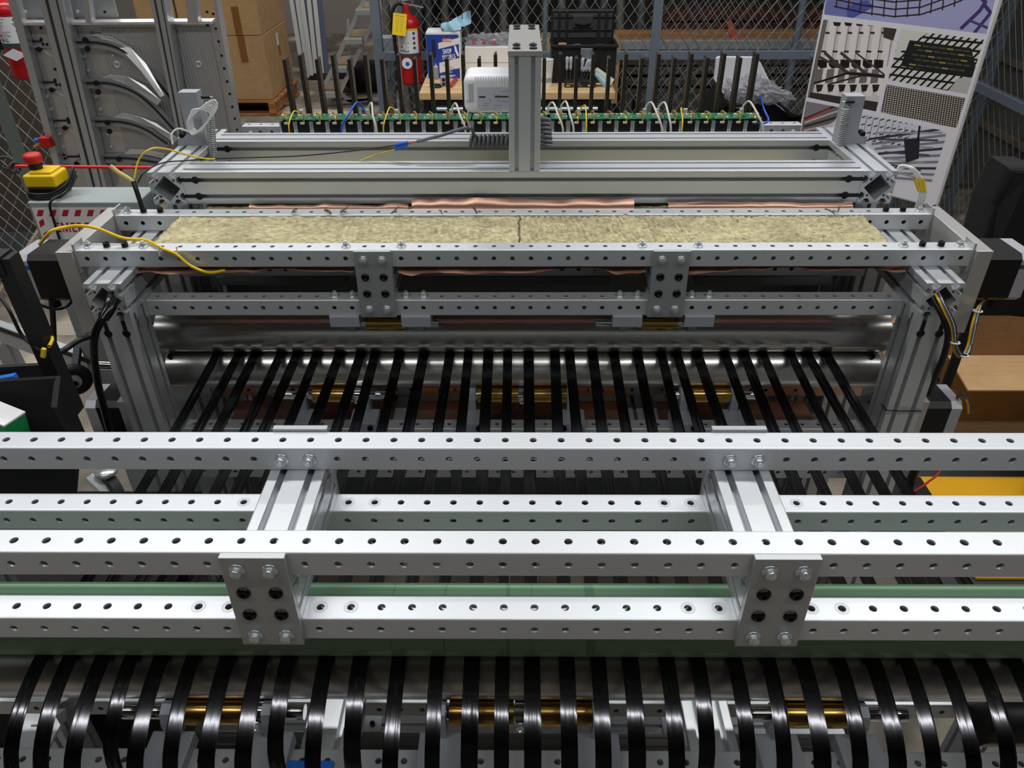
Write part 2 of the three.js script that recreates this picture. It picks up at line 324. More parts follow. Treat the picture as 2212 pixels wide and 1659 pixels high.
// ---------------------------------------------------------------- stand carrying the green roller
{
  const A = tube(52, 0, Y0, Z1F, 'perforated aluminium tube behind the plate tops, front upper rail over the green roller');
  const B = tube(52, 0, YB, Z1F, 'perforated aluminium tube just in front of the green roller, bolted to the plate bottoms');
  const C = tube(52, 0, Y0, Z1F - DZ, 'perforated tube with four flange nuts, rear upper rail of the green roller stand');
  const D = tube(52, 0, YB, Z1F - DZ, 'perforated aluminium tube with scuffed holes under the rear ends of the slotted cross beams');
  for (const s of [-1, 1]) for (const q of [-1, 1]) for (const t of [C, D]) part(t, 'flange_nut', gHexNut, M.zinc, [s * 0.3048 + q * P / 2, -P / 2, 0], FRONT, 'zinc flange nut').rotateY(rr(0, 1));
  const rings = (t, xs) => { for (const x of xs) { part(t, 'scuff_ring', gRing, scuff, [x, 0.00012, -P / 2], null, 'scratched ring around a hole'); part(t, 'scuff_ring', gRing2, scuff, [x, 0.00012, -P / 2]); } };
  const gx = u => Math.round(u / P - 0.5) * P + P / 2;
  rings(D, [528, 754, 811, 1436, 1493, 1721].map(u => gx(onY(u, 1084.5, YB).x)));
  rings(B, [432, 498, 694, 760, 1486, 1552, 1752, 1818].map(u => gx(onY(u, 1313, YB).x)));
  for (const [y, z, l] of [[YL1, Z1F, 'perforated aluminium tube under the bronze sleeve brackets in front of the polished roller'], [YL2, Z1F, 'lowest front perforated aluminium tube of the green roller stand'], [YL1, Z1F - DZ, 'perforated aluminium tube hidden behind the polished roller under the green one'], [YL2, Z1F - DZ, 'lowest rear perforated aluminium tube seen under the polished roller of the green roller stand']]) tube(52, 0, y, z, l);
  for (const s of [-1, 1]) {
    const w = s < 0 ? 'stop cabinet side' : 'yellow mat side', L = 2 * P + (DZ - P);
    const zc = Z1F - L / 2;
    const b = slotBeam(L, 'z', [s * 0.3048, YB + PW / 2, zc], `short slotted cross beam between upper rails of green roller stand, ${w}`);
    slotBeam(L, 'z', [s * 0.3048, YL2 + PW / 2, zc], `short slotted cross beam low in the green roller stand, ${w}`);
    plateFront(s * 0.3048, Y0 + 0.001, Z1F, `grey bolted plate on the front of green roller stand, ${w}`);
    plateFront(s * 0.3048, Y0 + 0.004, Z1F - DZ - P, `grey bolted plate on the back of green roller stand, ${w}`, -1);
    plateFront(s * 0.3048, YL1, Z1F - DZ - P, `grey bolted plate low on the back of green roller stand, ${w}`, -1);
    // side frame out at the ends
    const xs = s * 0.9525;
    slotBeam(0.46, 'z', [xs, YB + PW / 2, ROLL_Z1], `slotted side beam between the rail ends of green roller stand, ${w}`);
    for (const q of [-1, 1]) slotBeam(YB - 0.0762, 'y', [xs, YB / 2 + 0.0381, ROLL_Z1 + q * (0.23 - PW / 2)], `${q > 0 ? 'front' : 'rear'} slotted column of green roller stand, ${w}`, 'slotted_upright');
    slotBeam(0.46, 'z', [xs, 0.0381, ROLL_Z1], `slotted floor rail under green roller stand, ${w}`);
  }
  const g = thing('green_roller', 'green rubber coated roller between the perforated tubes, black strips pinched under it', 'roller', [0, YU, ROLL_Z1]);
  part(g, 'roller_body', cylX(RR, 1.76, 0, 0, 0, 64), M.green); part(g, 'shaft', cylX(0.016, 1.95), M.chrome);
  const marks = std(0x6c9074, 0.5);
  for (const [u, w] of [[852, 3], [963, 4], [1098, 9], [1148, 3], [1272, 22]]) part(g, 'worn_band', cylX(RR + 0.0001, w * 0.0006, onY(u, 1275, 0.99).x, 0, 0, 64), marks, null, null, 'darker worn band');
  const s1 = thing('polished_roller', 'polished steel roller pressed up against the green roller', 'roller', [0, YLO, ROLL_Z1]);
  part(s1, 'roller_body', metreUV(cylX(RR, 1.76, 0, 0, 0, 64), 0.3), M.steelRoller); part(s1, 'shaft', cylX(0.016, 1.95), M.chrome);
}

// ---------------------------------------------------------------- stand with the two steel rollers and the rock wool
function nutsOnTop(t, n, ks) { for (const k of ks) part(t, 'flange_nut', gHexNut, M.zinc, [holeX(n, k), 0, -P / 2], null, 'zinc flange nut').rotateY(rr(0, 1)); }
{
  const E = tube(48, XC2, Y0, Z2F, 'perforated aluminium tube in front of the rock wool slabs, upper front rail');
  const F = tube(48, XC2, Y0, Z2F - DZ, 'perforated aluminium tube behind the rock wool slabs, upper rear rail');
  const G = tube(42, XC2, YB, Z2F, 'perforated aluminium tube above the dark steel roller with four small blocks under it');
  const H = tube(42, XC2, YB, Z2F - DZ, 'shaded perforated aluminium tube seen under the rock wool tray');
  nutsOnTop(E, 48, [0, 3, 14, 17, 30, 33, 44, 47]); nutsOnTop(F, 48, [0, 47]); nutsOnTop(G, 42, [10, 11, 14, 15, 26, 27, 30, 31]);
  for (const t of [E, F]) for (const k of [1, 2, 45, 46]) part(t, 'cap_screw', gCap, M.blackScrew, [holeX(48, k), 0, -P / 2], null, 'black cap screw');
  for (const t of [E, F]) for (const s of [-1, 1]) part(t, 'end_cap', rb(0.005, 0.064, P, 0.0008, s * (24 * P + 0.0025), -0.019, -P / 2), M.aluRaw, null, null, 'thin end cap standing above the tube');
  part(F, 'flange_nut', gHexNut, M.zinc, [holeX(48, 43), -P / 2, 0], FRONT, 'zinc flange nut');
  tube(42, XC2, YL1, Z2F, 'perforated aluminium tube under the brackets of the bronze sleeves below the steel rollers');
  tube(42, XC2, YL1, Z2F - DZ, 'perforated tube with copper coloured strips seen just under the bright steel roller');
  tube(42, XC2, YL2, Z2F, 'lowest front perforated tube of the steel roller stand, crossed by black strips');
  tube(42, XC2, YL2, Z2F - DZ, 'lowest rear perforated tube of the steel roller stand');
  const L = DZ + P, zc = Z2F - L / 2;
  for (const s of [-1, 1]) {
    const w = s < 0 ? 'stop cabinet side' : 'cardboard box side', x = XC2 + s * 0.3048;
    slotBeam(L, 'z', [x, YB + PW / 2, zc], `short slotted cross beam under the rock wool, ${w}`);
    slotBeam(L, 'z', [x, YL2 + PW / 2, zc], `short slotted cross beam below the steel rollers, ${w}`);
    plateFront(x, Y0 + 0.001, Z2F, `grey bolted plate in front of the rock wool stand, ${w}`);
    plateFront(x, YL1, Z2F - L, `grey bolted plate low behind the steel rollers, ${w}`, -1);
    const xs = XC2 + s * 0.8382, zb0 = Z2F + PW, zb1 = Z2F - DZ - P - PW;
    const sb = slotBeam(zb0 - zb1, 'z', [xs, YB + PW / 2, (zb0 + zb1) / 2], `slotted side beam with open end under the rock wool rails, ${w}`);
    for (const q of [0, 1]) {
      const z = q ? zb1 + PW / 2 : zb0 - PW / 2, h = YB - 0.0762;
      const c = slotBeam(h, 'y', [xs, 0.0762 + h / 2, z], `${q ? 'rear' : 'front'} slotted column carrying the rock wool stand, ${w}`, 'slotted_upright');
      if (!q) for (const k of [-1, 1]) part(c, 'anchor_disc', mg([gAnchor, bx(0.006, 0.0016, 0.03, 0, 0.001, -0.015)]), M.anchor, [k * PW / 4, h / 2 - 0.038, PW / 2 - 0.001], FRONT, 'black anchor screw in the slot');
      if (!q) for (const k of [-1, 1]) part(c, 'slot_nut', mg([rb(0.006, 0.018, 0.0075, 0.001)]), M.chrome, [-s * (PW / 2 - 0.001), h / 2 - 0.02 + k * 0.008 - 0.01, k * PW / 4], null, 'bright nut in the slot');
    }
    slotBeam(zb0 - zb1 + 0.3, 'z', [xs, 0.0381, (zb0 + zb1) / 2 + 0.05], `slotted floor rail under the rock wool stand, ${w}`);
    // end plate with motors
    const ep = thing('end_plate', `thick raw aluminium end plate holding a black motor, ${w}`, 'plate', [XC2 + s * (24 * P + 0.005 + 0.017), 0, 0]);
    part(ep, 'plate_body', rb(0.034, 0.19, 0.25, 0.0015, 0, Y0 - 0.096, Z2F - 0.118), M.aluRaw);
    part(ep, 'dowel', cylX(0.012, 0.02, s * 0.012, 1.0, Z2F - 0.02), M.black);
    const mt = thing('motor', `square black motor with grey rear on the end plate, ${w}`, 'motor', [XC2 + s * 0.955, 1.118, -1.545]);
    const sq = (len, h, x, ch) => flat([[-h / 2 + ch, -h / 2], [h / 2 - ch, -h / 2], [h / 2, -h / 2 + ch], [h / 2, h / 2 - 2 * ch], [h / 2 - 0.005, h / 2 - 1.7 * ch], [h / 2 - 0.005, h / 2 - ch], [h / 2 - ch, h / 2 - 0.004], [-h / 2 + ch, h / 2], [-h / 2, h / 2 - ch], [-h / 2, -h / 2 + ch]], len).rotateY(Math.PI / 2).translate(x, 0, 0);
    part(mt, 'motor_body', sq(0.082, 0.108, s > 0 ? 0 : -0.082, 0.01), M.motorBlack);
    part(mt, 'rear_cover', sq(0.026, 0.108, s > 0 ? 0.082 : -0.108, 0.011), M.motorGrey);
    part(mt, 'rear_stripe', bx(0.026, 0.009, 0.1095, s * 0.095, 0.028, 0), s < 0 ? M.blue : M.darkGrey);
    part(mt, 'cable_gland', cyl(0.009, 0.03, s * 0.075, -0.066, 0.02, 12), M.black);
    const ml = thing('motor', `square black motor with grey rear beside the column, ${w}`, 'motor', [XC2 + s * 0.92, 0.775, -1.50]);
    part(ml, 'motor_body', sq(0.06, 0.1, s > 0 ? 0 : -0.06, 0.012), M.motorBlack);
    part(ml, 'rear_cover', sq(0.024, 0.1, s > 0 ? 0.06 : -0.084, 0.013), M.motorGrey);
    part(ml, 'mounting_plate', rb(0.022, 0.15, 0.12, 0.001, -s * 0.012, -0.012, 0), M.aluRaw);
  }
  const d = thing('dark_steel_roller', 'dark mirror steel roller above the black strips, under the rock wool stand', 'roller', [XC2, YU, ROLL_Z2]);
  part(d, 'roller_body', metreUV(cylX(RR, 1.68, 0, 0, 0, 64), 0.3), M.steelRoller); part(d, 'shaft', cylX(0.016, 1.84), M.chrome);
  const b = thing('bright_steel_roller', 'bright brushed steel roller under the black strips, below the dark roller', 'roller', [XC2, YLO, ROLL_Z2]);
  part(b, 'roller_body', metreUV(cylX(RR, 1.68, 0, 0, 0, 64), 0.3), M.steelRoller); part(b, 'shaft', cylX(0.016, 1.86), M.chrome);
  part(b, 'shaft_end', mg([cylX(0.022, 0.05, 0.965, -0.02, 0.02, 6)]), M.blackGloss);
  for (const x of [-0.828, 0.82]) part(b, 'end_screw', gCap, M.blackScrew, [x, RR * 0.82, RR * 0.5], [0.6, 0, 0]);
}

// ---------------------------------------------------------------- bronze sleeve support rollers
function sleeveUnit(xc, zr, sleeves, collarX, half, label, up = false, shaftOut = 0.07, out2 = 0.07) {
  // sits on the lower front tube and presses the steel roller; up = hanging from the upper front tube
  const y = up ? 0.9914 : 0.7906, z = zr + 0.0494, t = thing('sleeve_support', label, 'bearing', [xc, y, z]);
  part(t, 'shaft', cylX(0.0115, 2 * half + shaftOut + out2, (out2 - shaftOut) / 2, 0, 0, 24), M.chrome, null, null, 'polished shaft');
  for (const [a, b] of sleeves) part(t, 'bronze_sleeve', cylX(0.0195, b - a, (a + b) / 2, 0, 0, 36), M.bronze, null, null, 'shiny bronze sleeve');
  if (collarX !== null) { part(t, 'collar', mg([cylX(0.0185, 0.016, collarX, 0, 0, 24), bx(0.014, 0.008, 0.012, collarX, 0.004, 0.016)]), M.chrome, null, null, 'steel clamp collar'); part(t, 'collar_screw', gCap, M.zinc, [collarX, -0.001, 0.0195], [Math.PI / 2.2, 0, 0]); }
  const sgn = up ? -1 : 1, base = up ? (1.0426 - y) : (YL1 - y);
  const zt = (up ? Z2F : zr + DZ / 2 + P / 2) - z;              // front face of the tube, local
  for (const s of [-1, 1]) {
    const x = s * (half + 0.009), g = [];
    const arm = flat([[-0.02, -0.046 * sgn], [0.02, -0.046 * sgn], [0.02, 0], [0.014, 0.016 * sgn], [0, 0.022 * sgn], [-0.014, 0.016 * sgn], [-0.02, 0]], 0.018).translate(0, 0, -0.009).rotateY(Math.PI / 2).translate(x, 0, 0.002);
    part(t, 'bracket_arm', arm, M.bracket);
    const ft = part(t, 'bracket_foot', rb(0.064, 0.026, 0.06, 0.0015, x, base + sgn * 0.012 - (up ? 0.0 : 0.006), zt - 0.024), M.bracket);
    for (const q of [-1, 1]) part(ft, 'cap_screw', gCap, M.blackScrew, up ? [x + q * 0.016, base - 0.026, zt - 0.02] : [x + q * 0.018, base + 0.008, zt + 0.004], up ? [Math.PI, 0, 0] : FRONT);
  }
  return t;
}
for (const [zr, w, xo] of [[ROLL_Z1, 'under the polished roller', 0], [ROLL_Z2, 'under the bright steel roller', XC2]]) {
  sleeveUnit(xo - 0.448, zr, [[-0.05, 0.047]], 0.058, 0.066, `bronze sleeve on a polished shaft ${w}, stop cabinet side`, false, 0.08, 0.06);
  sleeveUnit(xo, zr, [[-0.104, -0.008], [0.011, 0.108]], 0.0015, 0.109, `pair of bronze sleeves with a collar between them ${w}`, false, 0.02, 0.02);
  sleeveUnit(xo + 0.446, zr, [[-0.05, 0.05]], null, 0.051, `bronze sleeve on a polished shaft ${w}, yellow mat side`, false, 0.05, 0.08);
}
sleeveUnit(XC2 - 0.304, ROLL_Z2, [[-0.045, 0.045]], null, 0.068, 'hanging bronze sleeve between grey blocks above the dark roller, stop cabinet side', true, 0.035, 0.05);
sleeveUnit(XC2 + 0.304, ROLL_Z2, [[-0.045, 0.045]], null, 0.068, 'hanging bronze sleeve between grey blocks above the dark roller, cardboard box side', true, 0.07, 0.02);

// base beams on the floor between the stands
slotBeam(1.6, 'x', [0, 0.0381, -1.15], 'slotted beam lying on the floor across the machine between the two roller stands');
slotBeam(1.6, 'x', [0, 0.0381, -1.9], 'slotted beam lying on the floor under the rear frame');

// ---------------------------------------------------------------- thirty carbon strips
{
  const far = [470, 517, 553, 607, 643, 685, 734, 780, 811, 863, 916, 972, 1012, 1055, 1096.7, 1142, 1198.6, 1230, 1280, 1326, 1376.6, 1428.5, 1461.8, 1505.6, 1565.6, 1606.4, 1647.2, 1706.5, 1743.5, 1784];
  const near = [87, 149, 220, 282, 346, 415, 490, 563, 622, 704, 779, 862, 945, 1020, 1085.5, 1149, 1224, 1292, 1361, 1440, 1506, 1586, 1659, 1733, 1811, 1884, 1957, 2036, 2112, 2188];
  for (let i = 0; i < 30; i++) {
    const xa = onY(far[i], 763, NIP).x, xb = onY(near[i], 1422, NIP).x, w = rr(0.0205, 0.0238), sag = rr(-0.004, 0.006), th = 0.0007;
    const bend = [3, 8, 10, 20].includes(i) ? -0.018 : rr(-0.006, 0.006), zf = rr(-0.006, 0.006);
    const curl = i === 3 ? 0.03 : i === 8 ? 0.022 : i === 10 ? 0.008 : i === 20 ? -0.012 : rr(-0.003, 0.003);
    const pts = [V(xa, NIP, -1.72), V(xa, NIP, ROLL_Z2), V(xa * .7 + xb * .3, NIP - 0.004 + sag, -1.33), V(xa * .35 + xb * .65, NIP - 0.006 + sag, -1.02), V(xb, NIP, ROLL_Z1), V(xb, NIP - 0.004, -0.70), V(xb, NIP - 0.021, -0.642 + bend * .5), V(xb, 0.836, -0.594 + bend + zf), V(xb + curl * .4, 0.775, -0.571 + bend + zf), V(xb + curl, 0.70, -0.564 + bend * 1.6 + zf), V(xb + curl * 1.3, 0.5, -0.57 + bend * 1.6 + zf), V(xb + curl * 1.2, 0.03, -0.575 + bend + zf)];
    const c = new THREE.CatmullRomCurve3(pts, false, 'centripetal'), N = 110, pos = [], uv = [], idx = [], K = 7, vo = rr(0, 9), uo = rnd();
    const len = c.getLength();
    for (let j = 0; j <= N; j++) {
      const p = c.getPointAt(j / N), tg = c.getTangentAt(j / N), s = V(1, 0, 0), nn = V().copy(s).cross(tg).normalize(); if (nn.y < 0 && Math.abs(nn.y) > .3) nn.negate();
      const sd = V().copy(tg).cross(nn).normalize(); if (sd.x < 0) sd.negate();
      const nrm = V().copy(tg).cross(sd).normalize(); if (nrm.y < -0.05 || (Math.abs(nrm.y) <= .05 && nrm.z < 0)) nrm.negate();
      for (let side = 0; side < 2; side++) for (let q = 0; q <= K; q++) {
        const a = q / K - .5, ruff = side ? 0 : 0.0004 * Math.sin(q * 2.1 + i) + 0.0003 * Math.sin(q * 4.7 + i * 3 + j * .12);
        const o = p.clone().addScaledVector(sd, a * w).addScaledVector(nrm, (side ? -th : th) + ruff);
        pos.push(o.x, o.y, o.z); uv.push(a * 0.9 + uo, (j / N) * len * 0.5 + vo);
      }
    }
    const S = 2 * (K + 1);
    const qd = (a, b, cc, dd) => idx.push(a, b, cc, a, cc, dd);
    for (let j = 0; j < N; j++) {
      const r0 = j * S, r1 = r0 + S;
      for (let q = 0; q < K; q++) { qd(r0 + q, r0 + q + 1, r1 + q + 1, r1 + q); qd(r0 + K + 1 + q, r1 + K + 1 + q, r1 + K + 2 + q, r0 + K + 2 + q); }
      qd(r0, r1, r1 + K + 1, r0 + K + 1); qd(r0 + K, r0 + S - 1, r1 + S - 1, r1 + K);
    }
    const g = new THREE.BufferGeometry(); g.setAttribute('position', new THREE.Float32BufferAttribute(pos, 3)); g.setAttribute('uv', new THREE.Float32BufferAttribute(uv, 2)); g.setIndex(idx); g.computeVertexNormals();
    const special = i === 3 ? 'black carbon fibre strip whose end curls sideways above the tube' : i === 8 ? 'black carbon fibre strip curling beside the blue tape' : `black carbon fibre strip through both roller pairs, ${ordinal(i)} counted from the stop cabinet side`;
    const m = solo('carbon_strip', special, 'strip', g, M.carbon, null, null, 'carbon fibre strips'); m.material = M.carbon;
  }
}

// ---------------------------------------------------------------- rock wool, copper foil, heater bars
function slab(x0, x1, z0, z1, yt, yb, nx, nz, jag, ribs = 0) {       // lumpy mineral wool slab
  const pos = [], uv = [], idx = [], H = (x, z) => 0.007 * (fbm(x * 40 + 50, z * 60 + 200, 4096, 61, 3) - .5) + 0.004 * (vnoise(x * 160 + 300, z * 160 + 900, 4096, 67) - .5);
  const id = (i, j) => i * (nz + 1) + j;
  for (let i = 0; i <= nx; i++) for (let j = 0; j <= nz; j++) {
    let x = x0 + (x1 - x0) * i / nx, z = z0 + (z1 - z0) * j / nz; let y = yt + H(x, z); if (ribs) { const w = x / 0.0135 + 0.9 * fbm(x * 9 + 40, z * 20 + 90, 4096, 69, 2) - z * 12, f = w - Math.floor(w); y -= ribs * Math.max(0, 1 - Math.abs(f - .5) * 5) * (.5 + vnoise(x * 60 + 300, z * 40 + 300, 4096, 68)); }
    if (j === nz) { z -= jag * (vnoise(x * 45 + 900, 3, 8192, 71) - .3); y += 0.004 * vnoise(x * 90 + 700, 7, 8192, 73); }
    if (j === 0 || j === nz) y -= 0.002;
    if (i === 0 || i === nx) x += (vnoise(z * 120 + 800, 11, 8192, 75) - .5) * 0.008;
    pos.push(x, y, z); uv.push((x - x0) / 0.8, (z - z0) / 0.2);
  }
  const n0 = pos.length / 3;
  for (let k = 0; k < n0; k++) { pos.push(pos[3 * k], yb, pos[3 * k + 2]); uv.push(uv[2 * k], uv[2 * k + 1] + .3); }
  for (let i = 0; i < nx; i++) for (let j = 0; j < nz; j++) { const a = id(i, j), b = id(i + 1, j), c = id(i + 1, j + 1), d = id(i, j + 1); idx.push(a, b, c, a, c, d); idx.push(n0 + a, n0 + c, n0 + b, n0 + a, n0 + d, n0 + c); }
  const edge = (a, b) => idx.push(a, b, n0 + b, a, n0 + b, n0 + a);
  for (let i = 0; i < nx; i++) { edge(id(i + 1, 0), id(i, 0)); edge(id(i, nz), id(i + 1, nz)); }
  for (let j = 0; j < nz; j++) { edge(id(0, j), id(0, j + 1)); edge(id(nx, j + 1), id(nx, j)); }
  const g = new THREE.BufferGeometry(); g.setAttribute('position', new THREE.Float32BufferAttribute(pos, 3)); g.setAttribute('uv', new THREE.Float32BufferAttribute(uv, 2)); g.setIndex(idx);
  const q = g.toNonIndexed(); q.computeVertexNormals(); const s = g; s.computeVertexNormals(); return s;
}
M.wool.side = THREE.DoubleSide;
{
  const zf = Z2F - P - 0.002, zb = Z2F - DZ + 0.001;
  const L = solo('rock_wool_batt', 'fuzzy tan rock wool slab with torn back edge, stop cabinet side of the seam', 'insulation', slab(-0.768, -0.0005, zf, zb, Y0 - 0.004, 1.152, 150, 26, 0.008), M.wool);
  const woolR = M.wool.clone(); woolR.map = M.wool.map.clone(); woolR.bumpMap = M.wool.bumpMap.clone(); woolR.map.offset.set(.5, 0); woolR.bumpMap.offset.set(.5, 0); woolR.bumpScale = 0.006;
  solo('rock_wool_batt', 'tan rock wool slab with ribbed surface, on the cardboard box side of the seam', 'insulation', slab(0.0015, 0.768, zf, zb, Y0 - 0.003, 1.152, 420, 28, 0.004, 0.0032), woolR);
  const tufts = [[630, 460], [715, 461], [735, 459], [845, 461], [955, 462], [1030, 461], [1803, 462], [1810, 458]];
  const gs = tufts.map(([u, v], i) => { const p = onY(u, v, Y0 + 0.004), a = rr(-.02, .02); return cable([p, [p.x + a * .5, p.y + 0.006, p.z - .004], [p.x + a, p.y + 0.007 + rr(0, .006), p.z - .008 + rr(-.006, .006)]], rr(0.0016, 0.0032), 8, 5); });
  gs.forEach((g, i) => solo('wool_tuft', `loose tuft of tan wool on the rear tube, ${ordinal(i)} from the stop cabinet side`, 'tuft', g, M.wool, null, null, 'wool tufts on the tube'));
  solo('rock_wool_batt', 'strip of rock wool half hidden below the rear slotted frame, behind the copper foil', 'insulation', slab(-0.73, 0.76, -1.712, -1.92, 1.186, 1.12, 120, 20, 0.006), M.wool);
  // copper foil trays
  const foil = (x0, x1, f, nx = 60) => {
    const pos = [], idx = [], prof = f, nz = prof[0].length;
    for (let i = 0; i <= nx; i++) { const t = i / nx, x = x0 + (x1 - x0) * t; for (const [z, y, amp] of prof[0]) pos.push(x, y + amp * (vnoise(x * 14 + 40, z * 9 + 90, 4096, 81) - .5) + amp * .5 * (vnoise(x * 40 + 40, z * 30 + 90, 4096, 83) - .5), z + amp * .4 * (vnoise(x * 22 + 70, 5, 4096, 85) - .5)); }
    for (let i = 0; i < nx; i++) for (let j = 0; j < nz - 1; j++) { const a = i * nz + j, b = a + nz; idx.push(a, b, b + 1, a, b + 1, a + 1); }
    const g = new THREE.BufferGeometry(); g.setAttribute('position', new THREE.Float32BufferAttribute(pos, 3)); g.setIndex(idx); g.computeVertexNormals();
    const th = g.clone(), pa = th.attributes.position; for (let i = 0; i < pa.count; i++) pa.setY(i, pa.getY(i) - 0.0005); return mg([g, th]);
  };
  const under = [[[-1.474, 1.146, .016], [-1.484, 1.151, .012], [-1.51, 1.149, .004], [-1.56, 1.146, .006], [-1.62, 1.147, .005], [-1.655, 1.15, .004]]];
  for (const [a, b, w] of [[-0.80, -0.345, 'stop cabinet side'], [-0.252, 0.262, 'middle'], [0.352, 0.80, 'cardboard box side']]) solo('copper_tray', `crumpled copper foil drooping below the rock wool, ${w}`, 'foil', foil(a, b, under), M.copper);
  for (const [a, b, h, w] of [[-0.62, -0.255, 0.004, 'low wavy copper foil edge behind the rock wool, stop cabinet side'], [-0.246, 0.262, 0.017, 'tall torn copper foil flap sticking up behind the middle of the rock wool'], [0.34, 0.76, 0.008, 'wavy copper foil edge behind the rock wool, cardboard box side']])
    solo('copper_flap', w, 'foil', foil(a, b, [[[-1.701, Y0 - 0.02, 0], [-1.702, Y0 + 0.001, .002], [-1.708, Y0 + h * .6, .006], [-1.716, Y0 + h, .009]]]), M.copper);
  for (const [a, b, w] of [[465, 745, 'stop cabinet side'], [948, 1320, 'middle'], [1505, 1800, 'cardboard box side']]) { const p = onZ(a, 597, -1.78), q = onZ(b, 597, -1.78); solo('heater_bar', `pale grey heater bar seen below the rock wool, ${w}`, 'heater', rb(q.x - p.x, 0.026, 0.165, 0.003, (p.x + q.x) / 2, p.y - 0.014, -1.8625), M.greyCabinet); }
  const en = thing('added_shade_box', 'added grey sheet metal box keeping the space behind the steel rollers dark', 'enclosure', [XC2, 0, 0]);  // made-up housing, added so the space behind the rollers falls dark
  part(en, 'back_sheet', bx(1.50, 1.03, 0.004, 0, 0.595, -1.945), M.greyCabinet); part(en, 'top_sheet', bx(1.50, 0.004, 0.235, 0, 1.112, -1.828), M.greyCabinet); part(en, 'floor_sheet', bx(1.50, 0.004, 0.2, 0, 0.082, -1.845), M.greyCabinet);
  for (const s of [-1, 1]) part(en, 'side_sheet', bx(0.004, 1.03, 0.16, s * 0.752, 0.595, -1.865), M.greyCabinet);
  // copper coloured strips over the tube front, and tray below the bright roller
  let cs = 0;
  const strip = (u0, u1) => { const a = onZ(u0, 850, Z2F - DZ + .001).x, b = onZ(u1, 850, Z2F - DZ + .001).x, hs = []; for (let k = 0; k < 42; k++) { const x = XC2 + holeX(42, k); if (x > a + .006 && x < b - .006) hs.push(ring(x, -P / 2, 0.0046, 14)); } return flat([[a, -P + .002], [b, -P + .002], [b, -0.001], [a, -0.001]], 0.0008, hs).translate(0, YL1, Z2F - DZ + 0.0004); };
  for (const [a, b] of [[475, 547], [824, 852], [915, 992], [1248, 1355], [1607, 1860]]) solo('copper_coloured_strip', `copper coloured perforated strip below the bright steel roller, ${ordinal(cs++)} from the stop cabinet side`, 'strip', strip(a, b), M.copper, null, null, 'copper coloured strips below the bright roller');
  solo('copper_plate', 'dull copper plate lying below the bronze sleeves of the steel roller stand', 'plate', bx(1.46, 0.003, 0.14, XC2, 0.69, Z2F - P - 0.075), M.copper);
}

